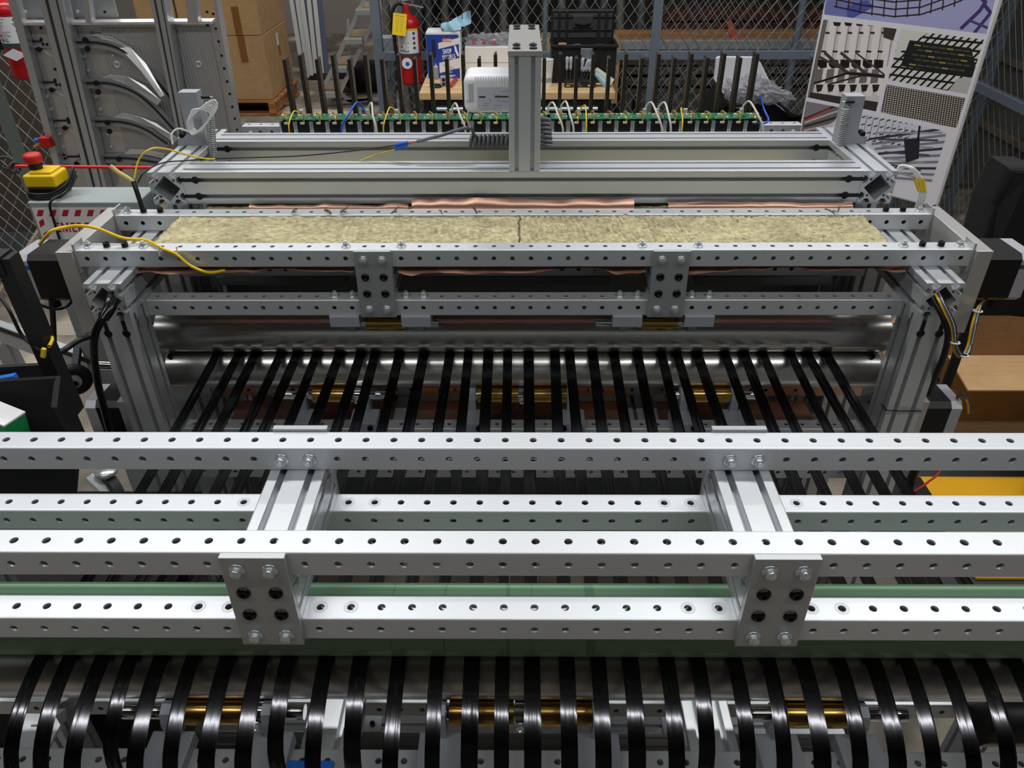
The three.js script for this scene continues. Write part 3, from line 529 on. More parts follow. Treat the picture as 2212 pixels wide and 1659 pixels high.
// ---------------------------------------------------------------- raised rear frame with centre post
const YT = 1.2712, ZR1 = -1.7285, ZR2 = -1.9608;
{
  const xl = -0.807, xr = 0.8134, len = xr - xl - PW, xm = (xl + xr) / 2;
  const f = slotBeam(len, 'x', [xm, YT - PW / 2, ZR1 - PW / 2], 'long slotted beam across the front of the raised rear frame');
  const r = slotBeam(len, 'x', [xm, YT - PW / 2, ZR2 - PW / 2], 'long slotted beam across the back of the raised rear frame, behind the centre post');
  for (const [b, z] of [[f, 1], [r, 1]]) for (const s of [-1, 1]) for (const q of [-1, 1]) part(b, 'anchor_disc', mg([gAnchor, bx(0.03, 0.0016, 0.006, s * 0.015, 0.001, 0)]), M.anchor, [s * (len / 2 - 0.03), q * PW / 4, PW / 2 - 0.001], FRONT, 'black anchor screw in the slot');
  for (const [x, w, s] of [[xl, 'stop cabinet side', -1], [xr, 'at the poster side', 1]]) {
    slotBeam(0.345, 'z', [x, YT - PW / 2, ZR1 - 0.345 / 2 + 0.003], `open ended slotted side beam of the raised rear frame, ${w}`);
    for (const [z, l] of [[-1.822, 'front'], [-2.02, 'rear']]) { const h = YT - PW; slotBeam(h, 'y', [x, h / 2, z], `${l} slotted leg of the raised rear frame, ${w}`, 'slotted_upright'); }
    // spring bracket
    const bt = onZ(s < 0 ? 418 : 1850, s < 0 ? 195 : 203, -1.95).y, bk = thing('spring_bracket', `grey L shaped spring bracket on the raised rear frame, ${w}`, 'bracket', [s < 0 ? -0.795 : 0.802, YT, -1.945]);
    const hh = bt - YT;
    part(bk, 'bracket_body', flat([[-s * 0.022, 0], [s * 0.05, 0], [s * 0.05, 0.018], [s * 0.03, 0.018], [s * 0.024, 0.03], [s * 0.022, hh], [-s * 0.022, hh]].map(([a, b]) => [a, b]), 0.034).translate(0, 0, -0.017), M.bracket);
    for (const k of [0, 1]) part(bk, 'cap_screw', gCap, M.blackScrew, [s * 0.04, 0.018, -0.008 + k * 0.017]);
    const sp = thing('tension_spring', `steel coil spring hanging from the grey bracket, ${w}`, 'spring');
    const a = onZ(s < 0 ? 452 : 1828, s < 0 ? 222 : 232, -1.92), b = onZ(s < 0 ? 461 : 1811, 350, -1.92);
    part(sp, 'coil', helix(b, a, 0.0092, 0.0015, 30, 12, 6), M.springSteel);
    part(sp, 'hook', cable([[a.x, a.y, a.z], [a.x, a.y + .008, a.z], [a.x - s * -.004, a.y + .013, a.z], [a.x - s * .012, a.y + .013, a.z]], 0.0013, 12, 6), M.zinc);
    part(sp, 'stud', cylX(0.004, 0.02, a.x + s * .006, a.y + .013, a.z, 10), M.blackScrew);
  }
  // centre post: two profiles under one cap plate
  const t = thing('centre_post', 'upright slotted post with a bolted cap plate on the raised rear frame', 'post', [0.0115, YT, 0]);
  const h = 1.5165 - YT, sx = 0.0695 / PW;
  for (const z of [ZR1 - PW / 2, ZR2 - PW / 2]) { const m = part(t, 'profile', beam(h, 'y').clone().scale(sx, 1, 1), M.aluProfile, [0, h / 2, z]); }
  const cp = part(t, 'cap_plate', rb(0.0715, 0.0095, 0.315, 0.001, 0, h + 0.0048, (ZR1 + ZR2 - PW) / 2), M.aluRaw, null, null, 'raw aluminium cap plate');
  for (const z of [ZR1 - .02, ZR1 - .056, ZR2 - .02, ZR2 - .056]) for (const s of [-1, 1]) part(cp, 'button_screw', gButton, M.blackScrew, [s * 0.0175, h + 0.0095, z], null, 'black button head screw');
  // white instrument behind the post
  const wb = thing('white_instrument', 'white ribbed instrument box with an upside down print label, mounted behind the centre post', 'instrument', [-0.05, 1.375, -1.885]);
  const wb0 = onZ(1000, 165, -1.83), wb1 = onZ(1098, 245, -1.83), ww = 0.165, wh = wb0.y - wb1.y + .004;
  wb.position.set(wb0.x + ww / 2, (wb0.y + wb1.y) / 2, -1.88);
  part(wb, 'housing', rb(ww, wh, 0.1, 0.018, 0, 0, 0, 4), M.whitePlastic);
  const ribs = []; for (let k = 0; k < 22; k++) ribs.push(rb(0.0022, 0.03, 0.1015, 0.001, -ww / 2 + 0.028 + k * 0.0058, wh / 2 - 0.017, 0, 1), rb(0.0012, 0.022, 0.1012, 0.0005, -ww / 2 + 0.028 + k * 0.0058, -wh / 2 + 0.022, 0, 1));
  part(wb, 'ribs', mg(ribs), M.whitePlastic).userData.kind = 'stuff';
  part(wb, 'recess', mg([rb(0.0115, 0.042, 0.004, 0.0055, -ww / 2 + 0.017, wh / 2 - 0.037, 0.0495, 3)]), std(0xb9bdc8, .5));
  part(wb, 'seam', bx(0.02, 0.001, 0.002, -ww / 2 + 0.012, -0.012, 0.0497), std(0x9a9ca4, .6));
  const lab = canvasTex(512, 256, (g, w, hh) => { g.fillStyle = '#c3c6d6'; g.fillRect(0, 0, w, hh); g.save(); g.translate(w, hh); g.rotate(Math.PI); g.fillStyle = '#33343c'; g.font = '22px sans-serif'; g.fillText('Model No:', 180, 40); g.fillText('Type:', 30, 66); g.fillText('Serial No', 360, 40); g.fillRect(20, 132, 250, 20); g.fillRect(400, 128, 90, 22); g.font = '34px sans-serif'; g.fillText('C', 420, 110); g.fillText('II', 320, 110); g.fillText('CE', 200, 110); g.font = '18px sans-serif'; g.fillText('in industrial', 330, 66); g.fillText('100-240V  50/60Hz', 30, 92); g.fillText('IP20 class 2', 200, 170); g.fillText('Max power 40 W', 30, 210); g.restore(); });
  part(wb, 'label', bx(0.084, 0.046, 0.0006, -ww / 2 + 0.073, -0.006, 0.0504), std(0xffffff, .5, 0, { map: lab }));
  const lab2 = canvasTex(256, 32, (g, w, hh) => { g.fillStyle = '#e4e5ec'; g.fillRect(0, 0, w, hh); g.save(); g.translate(w, hh); g.rotate(Math.PI); g.fillStyle = '#3b3b44'; g.font = '24px sans-serif'; g.fillText('SNT Motion Technologies', 4, 24); g.restore(); });
  part(wb, 'maker_print', bx(0.05, 0.0055, 0.0006, -ww / 2 + 0.062, -0.034, 0.0502), std(0xffffff, .5, 0, { map: lab2 }));
  // coiled grey cable and its splices
  const ck = thing('coiled_cable', 'coiled grey cable lying behind the centre post with two blue crimp splices', 'cable');
  const ca = onZ(1011, 283, -1.86), cb = onZ(1130, 279, -1.86), y0 = YT + 0.016;
  part(ck, 'coil', helix([ca.x, y0 - .002, -1.905], [0.05, y0 + .002, -1.905], 0.0135, 0.0042, 16, 12, 7), M.greyCable);
  part(ck, 'cable_bundle', helix([0.066, y0 - .002, -1.86], [0.058, y0 + .062, -1.89], 0.0115, 0.0045, 7, 12, 7), M.greyCable);
  const s0 = onZ(884, 312, -1.835), s1 = onZ(1012, 276, -1.87);
  part(ck, 'lead', cable([onZ(900, 306, -1.83), onZ(950, 293, -1.845), s1, [ca.x + .012, y0 + .012, -1.905]], 0.0042, 24, 8), M.greyCable);
  part(ck, 'up_lead', cable([onZ(1016, 276, -1.87), onZ(1010, 258, -1.875), onZ(1012, 240, -1.88)], 0.003, 12, 6), M.paleCable);
  part(ck, 'splice', rod(onZ(852, 314, -1.825), onZ(882, 308, -1.83), 0.0044, 10), M.blue, null, null, 'blue crimp splice');
  part(ck, 'splice', rod(onZ(853, 323, -1.825), onZ(880, 313, -1.83), 0.0038, 10), M.blueTape, null, null, 'blue crimp splice');
  part(ck, 'red_core', cable([onZ(880, 312, -1.83), onZ(890, 308, -1.83), onZ(903, 305, -1.83)], 0.0014, 6, 5), M.redMatte);
  solo('black_wire', 'thin black wire running from the blue splice along the raised rear frame', 'wire', cable([onZ(852, 314, -1.825), onZ(760, 326, -1.83), onZ(640, 337, -1.83), onZ(480, 342, -1.82), onY(400, 347, YT + .004), onY(350, 352, YT + .006), onZ(312, 372, -1.70), onZ(298, 395, -1.70)], 0.0016, 60, 6), M.blackCable);
  solo('yellow_wire', 'thin yellow wire ending at a blue splice in the raised rear frame', 'wire', cable([onZ(853, 323, -1.825), onZ(820, 332, -1.825), onZ(782, 346, -1.82), onZ(740, 372, -1.83)], 0.0016, 20, 6), M.yellowWire);
  solo('yellow_wire', 'arching yellow wire over the corner of the raised rear frame into a black sleeve', 'wire', cable([onZ(465, 344, -1.815), onY(430, 341, YT + .006), onY(360, 322, YT + .03), onY(325, 322, YT + .05), onZ(300, 345, -1.72), onZ(290, 385, -1.70)], 0.002, 40, 6), M.yellowWire);
  const gl = thing('sleeved_cable', 'black sleeved cable with an open yellow end rising beside the raised rear frame', 'cable');
  part(gl, 'sleeve', cable([onZ(288, 392, -1.70), onZ(297, 418, -1.69), onZ(308, 455, -1.69), onZ(310, 480, -1.7)], 0.0056, 14, 8), M.blackCable);
  part(gl, 'yellow_tip', cable([onZ(238, 358, -1.70), onZ(255, 372, -1.70), onZ(275, 384, -1.70), onZ(288, 393, -1.70)], 0.0052, 12, 8), std(0xcfc07a, .6));
  // white cable bundle tied at the bracket
  const wc = thing('white_cable_bundle', 'tied bundle of white cable hanging on the spring bracket', 'cable');
  for (let k = 0; k < 6; k++) { const a = onZ(408 + k * 2, 282 - k, -1.92), b = onZ(470 - 3 * k, 222 + 4 * k, -1.905); part(wc, 'cable_loop', cable([a, [a.x + .012, a.y + .03 + k * .003, -1.905], [b.x - .012, b.y + .006, -1.90], [b.x, b.y - .004, -1.90], [b.x - .018, b.y - .03, -1.895], [a.x + .02, a.y - .003, -1.9], a], 0.0022, 34, 6), M.white); }
  part(wc, 'cable_tail', cable([onZ(408, 284, -1.92), onZ(385, 278, -1.92), onZ(371, 290, -1.91), onZ(373, 312, -1.90)], 0.0022, 16, 6), M.white);
  const wr = thing('white_cable_loop', 'loop of white cables with yellow sleeves beside the open end of the raised rear frame', 'cable');
  for (let k = 0; k < 3; k++) { part(wr, 'white_cable', cable([onZ(1936 + k * 3, 372, -1.74), onZ(1945 + k * 4, 358 + k * 2, -1.74), onZ(1966 + k * 3, 363, -1.73), onZ(1980 + k * 5, 385, -1.73), onZ(1988 + k * 6, 415, -1.73), onZ(1978 + k * 6, 448, -1.735)], 0.0028, 30, 6), M.white); part(wr, 'yellow_sleeve', cable([onZ(1976 + k * 9, 385, -1.728), onZ(1986 + k * 6, 412, -1.728)], 0.0036, 5, 7), M.yellowWire); }
}

// ---------------------------------------------------------------- row of thirty small motors, boards and guide posts
{
  const NP = 30, pit = 0.0508, x0 = -0.735, zP = -2.53, yP = 1.18;
  const t0 = tube(48, 0.005, 1.137, -2.47, 'perforated aluminium tube carrying the row of small black motors');
  nutsOnTop(t0, 48, [1, 46]); part(t0, 'flange_nut', gHexNut, M.zinc, [holeX(48, 45), -P / 2, 0], FRONT);
  tube(48, 0.005, 1.137, -2.585, 'perforated aluminium tube carrying the black guide posts behind the small motors');
  for (const s of [-1, 1]) { slotBeam(1.0989, 'y', [0.005 + s * 0.8, 0.54945, -2.547], `slotted upright under the end of the motor row, ${s < 0 ? 'at the pallet side' : 'at the poster side'}`, 'slotted_upright'); }
  let mot, postS, postT;
  for (let k = 0; k < NP; k++) {
    const x = x0 + k * pit;
    if (!mot) {
      mot = thing('small_motor', `small black motor under the green boards, ${ordinal(k)} from the pallet end`, 'motor', [x, 1.137, -2.515], 'small motors under the green boards');
      part(mot, 'motor_body', rb(0.034, 0.037, 0.04, 0.002, 0, 0.0185, 0), M.motorBlack);
      for (const s of [-1, 1]) part(mot, 'end_post', cyl(0.0038, 0.037, s * 0.0215, 0.0185, 0.014, 12), M.zinc);
      part(mot, 'plug', rb(0.013, 0.006, 0.006, 0.0008, 0, 0.033, 0.022), M.creamPlastic);
      postS = thing('guide_post', `shorter black guide post behind the green boards, ${ordinal(0)} shorter one from the pallet end`, 'post', [x, 1.137, -2.6], 'shorter guide posts');
      const mk = (g, h) => { part(g, 'blade', rb(0.0075, h, 0.042, 0.001, 0, h / 2, -0.002), M.post); part(g, 'front_tube', mg([cyl(0.0058, h, 0, h / 2, 0.022, 12)]), M.postEdge); const d = []; for (let i = 0; i < 9; i++) d.push(cylX(0.0016, 0.009, 0, h * .3 + i * .017, -0.008, 8)); part(g, 'pin_row', mg(d), M.zinc).userData.kind = 'stuff'; };
      const hS = onZ(603, 128, -2.58).y - 1.137, hT = onZ(640, 119, -2.58).y - 1.137;
      mk(postS, hS); postT = thing('guide_post', `taller black guide post behind the green boards, ${ordinal(0)} taller one from the pallet end`, 'post', [x + pit, 1.137, -2.6], 'taller guide posts'); mk(postT, hT);
    } else {
      dup(mot, [x, 1.137, -2.515], `small black motor under the green boards, ${ordinal(k)} from the pallet end`);
      if (k > 1) dup(k % 2 ? postT : postS, [x, 1.137, -2.6], `${k % 2 ? 'taller' : 'shorter'} black guide post behind the green boards, ${ordinal(k >> 1)} ${k % 2 ? 'taller' : 'shorter'} one from the pallet end`);
    }
  }
  const wires = [std(0xd8c94e, .5), std(0xb8544a, .5), std(0x6f9a4f, .5), std(0xc98a3c, .5)];
  const lime = std(0xd8ff2a, .4, 0, { emissive: 0xc8ff20, emissiveIntensity: 0.6 });
  const where = ['at the pallet end of the row', 'second from the pallet end', 'in the middle behind the centre post', 'second from the poster end', 'at the poster end of the row'];
  for (let b = 0; b < 5; b++) {
    const xa = x0 + (b * 6 - .46) * pit, xb = x0 + (b * 6 + 5.46) * pit, xm = (xa + xb) / 2, t = thing('circuit_board', `green circuit board above the small motors, ${where[b]}`, 'circuit board', [xm, yP, zP]);
    part(t, 'board', rb(xb - xa, 0.0018, 0.068, 0.0004), M.pcb);
    for (let k = 0; k < 6; k++) {
      const x = (k - 2.5) * pit;
      part(t, 'plug_socket', rb(0.012, 0.012, 0.009, 0.001, x - 0.008, 0.007, 0.022), M.creamPlastic);
      part(t, 'capacitor', cyl(0.0042, 0.009, x + 0.014, 0.0055, 0.004, 12), M.motorGrey);
      const bits = []; for (let i = 0; i < 9; i++) bits.push(bx(rr(.002, .006), rr(.001, .003), rr(.002, .005), x + rr(-.022, .022), 0.002, rr(-.028, .03)));
      part(t, 'chips', mg(bits), i2(k) ? M.white : M.black).userData.kind = 'stuff';
      const lp = []; for (let i = 0; i < 3; i++) part(t, 'wire_loop', cable([[x - 0.008 + i * .002, 0.012, 0.02], [x - .004 + i * .002, 0.02 + rr(0, .005), 0.026], [x + .004 + i * .002 + rr(0, .004), 0.014, 0.034], [x + .002 + i * .002, -0.004, 0.037], [x - .003 + i * .002, -0.012, 0.036]], 0.0009, 14, 5), wires[(k + i + b) % 4]);
      if ((k + b) % 3 === 0) part(t, 'indicator', cyl(0.0022, 0.004, x + 0.003, 0.003, 0.024, 8), lime);
      if ((k + b) % 4 === 1) part(t, 'red_button', rb(0.006, 0.005, 0.005, 0.001, x + 0.02, 0.0035, -0.01), M.redMatte);
    }
  }
  function i2(k) { return k % 2; }
  const drops = [['yellow', 636, 240, 627, 285], ['blue', 770, 222, 740, 285], ['pale', 803, 223, 814, 285], ['yellow', 842, 232, 830, 285], ['pale', 985, 224, 1005, 285], ['pale', 1195, 222, 1215, 287], ['pale', 1223, 220, 1238, 287], ['yellow', 1264, 228, 1266, 287], ['pale', 1408, 222, 1428, 288], ['pale', 1436, 222, 1447, 288], ['yellow', 1471, 234, 1471, 288], ['pale', 1620, 220, 1645, 288]];
  const nth = {};
  for (const [c, u, v, u2, v2] of drops) {
    nth[c] = (nth[c] ?? -1) + 1; const o = `, ${ordinal(nth[c])} of its colour from the pallet end`;
    const p = onZ(u, v, -2.53), q = onZ(u2, v2, -2.47), dx = q.x < p.x ? 1 : -1, t = thing('board_lead', c === 'blue' ? 'blue network lead looping over the green boards' : c === 'pale' ? 'pale grey lead looping over the green boards' + o : 'yellow lead looping over the green boards' + o, 'wire', [0, 0, 0], `${c} leads over the boards`);
    const m = c === 'yellow' ? M.yellowWire : c === 'blue' ? M.blue : M.paleCable;
    part(t, 'lead', cable([[p.x + dx * .018, yP + .012, -2.545], [p.x + dx * .012, p.y - .012, -2.545], p, [p.x * .5 + q.x * .5, (p.y + q.y) / 2 + .012, -2.48], [q.x, q.y + .015, -2.462], [q.x, q.y - .04, -2.46]], c === 'yellow' ? 0.0022 : 0.0034, 30, 7), m);
    part(t, 'plug', rb(0.012, 0.018, 0.01, 0.001, p.x + dx * .018, yP + .01, -2.545), c === 'blue' ? M.blue : M.paleCable);
  }
  solo('blue_cable', 'blue cable bending down at the poster end of the green boards', 'cable', cable([onZ(1642, 205, -2.56), onZ(1650, 235, -2.54), onZ(1660, 258, -2.5), onZ(1652, 266, -2.48), onZ(1635, 266, -2.47)], 0.0032, 24, 7), M.blue);
}

// ---------------------------------------------------------------- tall slotted metal panel at the emergency stop side
{
  const a = 8.3 * Math.PI / 180, F = frameOn([-1.3, 1.2, -2.72], [1, 0, 0], [0, Math.cos(a), Math.sin(a)]);
  const k = (L) => L.map(([x, y]) => [x / 3.95, y / 3.95]);
  tRib.repeat.set(102, 1);
  const t = thing('slotted_metal_panel', 'tall machined aluminium panel with curved slots and guides, behind the emergency stop cabinet', 'panel');
  part(t, 'main_plate', poly(F, k([[140, 178], [1830, 165], [2010, 1110], [2110, 1700], [640, 1700], [600, 1590]]), 0.012, -0.012), M.machined);
  part(t, 'upper_plate', poly(F, k([[30, -300], [860, -300], [985, 163], [140, 176]]), 0.012, -0.03), M.aluDull);
  part(t, 'ribbed_plate', poly(F, k([[860, 240], [1370, 240], [1470, 620], [1560, 1110], [1640, 1600], [1180, 1600], [1060, 1200], [960, 750]]), 0.003, 0), M.rib);
  part(t, 'ribbed_plate', poly(F, k([[1520, 225], [1790, 225], [1960, 1110], [2030, 1500], [1700, 1500], [1620, 1000]]), 0.003, 0), M.rib);
  part(t, 'top_lip', poly(F, k([[140, 170], [1830, 157], [1836, 178], [140, 190]]), 0.03, 0), M.polished);
  const edgeDots = []; 
  part(t, 'side_channel', poly(F, k([[1815, -200], [1835, -200], [2052, 1110], [2130, 1600], [2110, 1600], [2005, 1110]]), 0.045, -0.02), M.aluProfile);
  for (const [x, y] of [[1840, 95], [1862, 220], [1885, 330], [1910, 450], [1932, 560], [1957, 670], [1978, 775], [2000, 885], [2022, 985], [2040, 1080]]) part(t, 'rivet', cyl(0.004, 0.004, 0, 0, 0, 10), M.black, F.at(x / 3.95, y / 3.95, 0.026).toArray(), [Math.PI / 2 + a, 0, 0]);
  const posts = [[[345, -250], [545, -250], [975, 1620], [825, 1620]], [[1290, -250], [1420, -250], [1640, 1090], [1760, 1700], [1680, 1700], [1540, 1020]], [[50, -250], [125, -250], [610, 1620], [560, 1620]], [[700, -250], [760, -250], [820, 160], [770, 163]], [[1590, -250], [1690, -250], [1720, 158], [1630, 160]]];
  posts.forEach((p, i) => {
    const g = part(t, 'upright', poly(F, k(p), i < 2 ? 0.05 : 0.03, 0.004), M.aluProfile), n = p.length;
    if (i < 2) { const top = p[0], top2 = p[1], bl = p[n - 1], b2 = p[i ? n - 3 : 2]; const mix = (A, B, s) => [A[0] + (B[0] - A[0]) * s, A[1] + (B[1] - A[1]) * s]; const A1 = mix(top, top2, .28), A2 = mix(top, top2, .4), B1 = mix(bl, b2, .28), B2 = mix(bl, b2, .4), C1 = mix(top, top2, .74), C2 = mix(top, top2, .8), D1 = mix(bl, b2, .74), D2 = mix(bl, b2, .8); part(g, 'slot', poly(F, k([A1, A2, B2, B1]), 0.002, 0.0535), M.darkGrey); part(g, 'slot', poly(F, k([C1, C2, D2, D1]), 0.002, 0.0535), M.darkGrey); }
  });
  // curved guides
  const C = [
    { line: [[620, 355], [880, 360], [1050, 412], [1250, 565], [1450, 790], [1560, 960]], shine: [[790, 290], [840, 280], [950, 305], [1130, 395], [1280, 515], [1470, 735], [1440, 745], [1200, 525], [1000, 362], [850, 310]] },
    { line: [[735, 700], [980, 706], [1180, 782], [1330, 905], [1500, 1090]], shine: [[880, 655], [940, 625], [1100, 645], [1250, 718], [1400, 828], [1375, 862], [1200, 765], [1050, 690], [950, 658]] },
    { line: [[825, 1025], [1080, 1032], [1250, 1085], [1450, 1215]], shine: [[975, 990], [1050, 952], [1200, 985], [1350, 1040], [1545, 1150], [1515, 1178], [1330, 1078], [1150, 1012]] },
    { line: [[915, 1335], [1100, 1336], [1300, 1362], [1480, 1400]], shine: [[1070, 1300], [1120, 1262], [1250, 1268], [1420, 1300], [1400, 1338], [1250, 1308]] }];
  const poly0 = (F, pix, d, off) => flat(pix.map(p => F.pt(...p)), d).translate(0, 0, off);
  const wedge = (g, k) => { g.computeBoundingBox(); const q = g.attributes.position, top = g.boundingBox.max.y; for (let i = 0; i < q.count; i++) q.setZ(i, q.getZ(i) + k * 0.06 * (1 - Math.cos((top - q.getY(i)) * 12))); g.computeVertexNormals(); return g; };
  for (const c of C) {
    const pts = c.line.map(([x, y]) => F.at(x / 3.95, y / 3.95, 0.012)), cur = new THREE.CatmullRomCurve3(pts), N = 24, up = [], dn = [];
    const sm = Array.from({ length: N + 1 }, (_, i) => cur.getPoint(i / N));
    const gd = part(t, 'curved_guide', mg(sm.slice(1).map((p, i) => bar(sm[i], p.clone().add(p.clone().sub(sm[i]).multiplyScalar(.12)), 0.014, 0.03, 0))), M.aluDull);
    gd.position.y -= 0.0;
    part(gd, 'slot_line', new THREE.TubeGeometry(cur, 24, 0.003, 6, false).translate(0, 0.004, 0.012), M.black);
    part(t, 'milled_pocket', wedge(poly0(F, k(c.shine), 0.004, 0.006), 0.8).applyMatrix4(F.m), M.polished, null, null, 'milled crescent, whitened and tilted for its glint');  // near white colour and upward tilt put the reflected glint into the pocket
    const [hx, hy] = c.shine[0]; for (const [ox, oy] of [[-30, 25], [-12, 100]]) part(t, 'socket_screw', cyl(0.0085, 0.008, 0, 0, 0, 14), M.black, F.at((hx + ox) / 3.95, (hy + oy) / 3.95, 0.03).toArray(), [Math.PI / 2 + a, 0, 0]);
  }
  for (const [x, y] of [[340, 415], [450, 760], [562, 1085], [660, 1390]]) { part(t, 'slit', poly(F, k([[x + 30, y + 20], [x + 70, y + 40], [x + 145, y + 78], [x + 90, y + 62]]), 0.003, 0), M.polished); part(t, 'slit_pin', cyl(0.008, 0.01, 0, 0, 0, 12), M.black, F.at(x / 3.95, y / 3.95, 0.006).toArray(), [Math.PI / 2 + a, 0, 0]); }
  const dark = [[350, 238], [210, 335], [352, 332], [222, 375], [368, 376], [402, 377], [470, 590], [328, 682], [468, 682], [338, 722], [482, 722], [513, 722], [580, 922], [440, 1010], [578, 1010], [452, 1046], [590, 1046], [622, 1048], [682, 1240], [545, 1320], [680, 1320], [556, 1352], [692, 1354], [722, 1357], [718, 335], [732, 376], [825, 682], [838, 720], [922, 1008], [932, 1044], [1015, 1318], [1022, 1352], [895, 100], [1768, 100], [1770, 212]];
  for (const [x, y] of dark) part(t, 'hole', cyl(0.0045, 0.003, 0, 0, 0, 10), M.black, F.at(x / 3.95, y / 3.95, 0.001).toArray(), [Math.PI / 2 + a, 0, 0]);
  const pins = [[205, 240], [648, 240], [285, 478], [720, 478], [326, 595], [757, 597], [404, 820], [825, 820], [440, 930], [858, 930], [513, 1140], [922, 1140], [548, 1246], [952, 1244], [615, 1445], [970, 465], [222, 98], [665, 97]];
  for (const [x, y] of pins) part(t, 'pin', cyl(0.0045, 0.006, 0, 0, 0, 10), M.polished, F.at(x / 3.95, y / 3.95, 0.003).toArray(), [Math.PI / 2 + a, 0, 0]);
  for (const y of [350, 700, 1027, 1335]) { const x = 230 + (y - 350) * .345; part(t, 'short_slot', bar(F.at(x / 3.95, y / 3.95, 0.002), F.at((x + 130) / 3.95, y / 3.95, 0.002), 0.006, 0.004), M.black); part(t, 'ledge', bar(F.at((x - 20) / 3.95, (y + 45) / 3.95, 0.002), F.at((x + 210) / 3.95, (y + 48) / 3.95, 0.002), 0.006, 0.006), M.aluProfile); }
  for (const [x, y] of [[1003, 548], [1697, 545]]) part(t, 'ring_hole', new THREE.TorusGeometry(0.0085, 0.003, 8, 18), M.polished, F.at(x / 3.95, y / 3.95, 0.004).toArray(), [a, 0, 0]);
}

// ---------------------------------------------------------------- emergency stop cabinet and pull rope
{
  const t = thing('emergency_cabinet', 'grey steel cabinet with a red and white emergency sign, under the yellow stop button box', 'cabinet', [-1.015, 0, -1.782]);
  part(t, 'body', rb(0.26, 1.2, 0.104, 0.004, 0, 0.6, 0), M.greyCabinet);
  const sign = canvasTex(640, 528, (g, w, h) => {
    g.fillStyle = '#e9e7e6'; g.fillRect(0, 0, w, h); g.fillStyle = '#b5212a';
    for (let x = 14; x < w - 30; x += 82) { for (const y of [14, h - 58]) { g.beginPath(); g.moveTo(x, y + 44); g.lineTo(x + 24, y); g.lineTo(x + 62, y); g.lineTo(x + 38, y + 44); g.fill(); } }
    for (let y = 74; y < h - 110; y += 84) for (const x of [12, w - 52]) { g.beginPath(); g.moveTo(x, y + 62); g.lineTo(x + 4, y + 20); g.lineTo(x + 40, y); g.lineTo(x + 36, y + 40); g.fill(); }
    g.font = 'bold 94px sans-serif'; g.textAlign = 'center'; g.save(); g.translate(w / 2, 168); g.scale(.76, 1); g.fillText('EMERGENCY', 0, 0); g.fillText('SWITCH', 0, 118); g.restore();
  });
  part(t, 'sign', bx(0.23, 0.19, 0.002, -0.007, 1.092, 0.053), std(0xffffff, .5, 0, { map: sign }), null, null, 'white sign with red border stripes');
  const p = onY(103, 425, 1.2), e = thing('emergency_stop_box', 'yellow and black stop button box with a red mushroom button, on the grey cabinet', 'stop button', [p.x, 1.2, p.z - 0.02]);
  part(e, 'base', rb(0.07, 0.026, 0.062, 0.004, 0, 0.013, 0), M.black); part(e, 'cover', mg([rb(0.074, 0.03, 0.066, 0.006, 0, 0.04, 0), rb(0.05, 0.01, 0.05, 0.003, 0.004, 0.056, 0)]), M.yellow);
  const bt = part(e, 'button', lathe([[0, 0.03], [0.012, 0.0295], [0.018, 0.027], [0.02, 0.022], [0.0195, 0.012], [0.016, 0.008], [0.0125, 0.006], [0.0125, 0]], 28), M.redMatte, [-0.016, 0.068, 0]); part(bt, 'collar', cyl(0.0145, 0.014, 0, 0, 0), M.black);
  const c = [p.x, 1.2, p.z - 0.02];
  const cb = thing('stop_button_cable', 'black cable coiled round the stop button box and hanging over the sign', 'cable');
  for (let i = 0; i < 3; i++) part(cb, 'coil', cable([[c[0] - .044, 1.206 + i * .006, c[2] - .01], [c[0] - .03, 1.205 + i * .005, c[2] + .038], [c[0] + .02, 1.205 + i * .005, c[2] + .04], [c[0] + .05, 1.215 + i * .007, c[2] + .01], [c[0] + .058, 1.235 + i * .01, c[2] - .02], [c[0] + .045, 1.225 + i * .01, c[2] - .042]], 0.0032, 34, 7), M.blackCable);
  part(cb, 'hanging_lead', cable([[c[0] + .056, 1.24, c[2] - .01], [c[0] + .05, 1.215, c[2] + .02], [c[0] + .03, 1.203, -1.72], [c[0] + .022, 1.15, -1.722], [c[0] + .018, 1.05, -1.722]], 0.003, 30, 7), M.blackCable);
  const rp = thing('pull_rope', 'bright red pull rope stretched from two iron rings to the raised rear frame', 'rope');
  part(rp, 'rope', rod(onZ(33, 359, -2.0), onZ(335, 362, -2.0), 0.0042, 10), std(0xe0262a, .45));
  for (const [u, v, r] of [[12, 352, 0.016], [32, 362, 0.013]]) part(rp, 'ring', new THREE.TorusGeometry(r, 0.0035, 8, 22), M.darkGrey, onZ(u, v, -2.0).toArray(), [0, u < 20 ? .3 : 1.0, 0]);
  const ls = onZ(98, 306, -2.7), lt = thing('limit_switch', 'small red pull switch with a blue and steel tip beside the slotted metal panel', 'switch', ls.toArray());
  part(lt, 'body', rb(0.04, 0.034, 0.03, 0.003, 0.005, 0, 0), M.redMatte); part(lt, 'neck', rod([-0.012, -.004, .005], [-0.035, -0.018, .012], 0.009), std(0x9a6a3a, .5)); part(lt, 'tip', rod([-0.03, -0.016, .01], [-0.06, -0.034, .018], 0.0055), M.darkGrey); part(lt, 'blue_cap', cylX(0.008, 0.014, -0.024, 0.006, .004), M.blueTape);
}

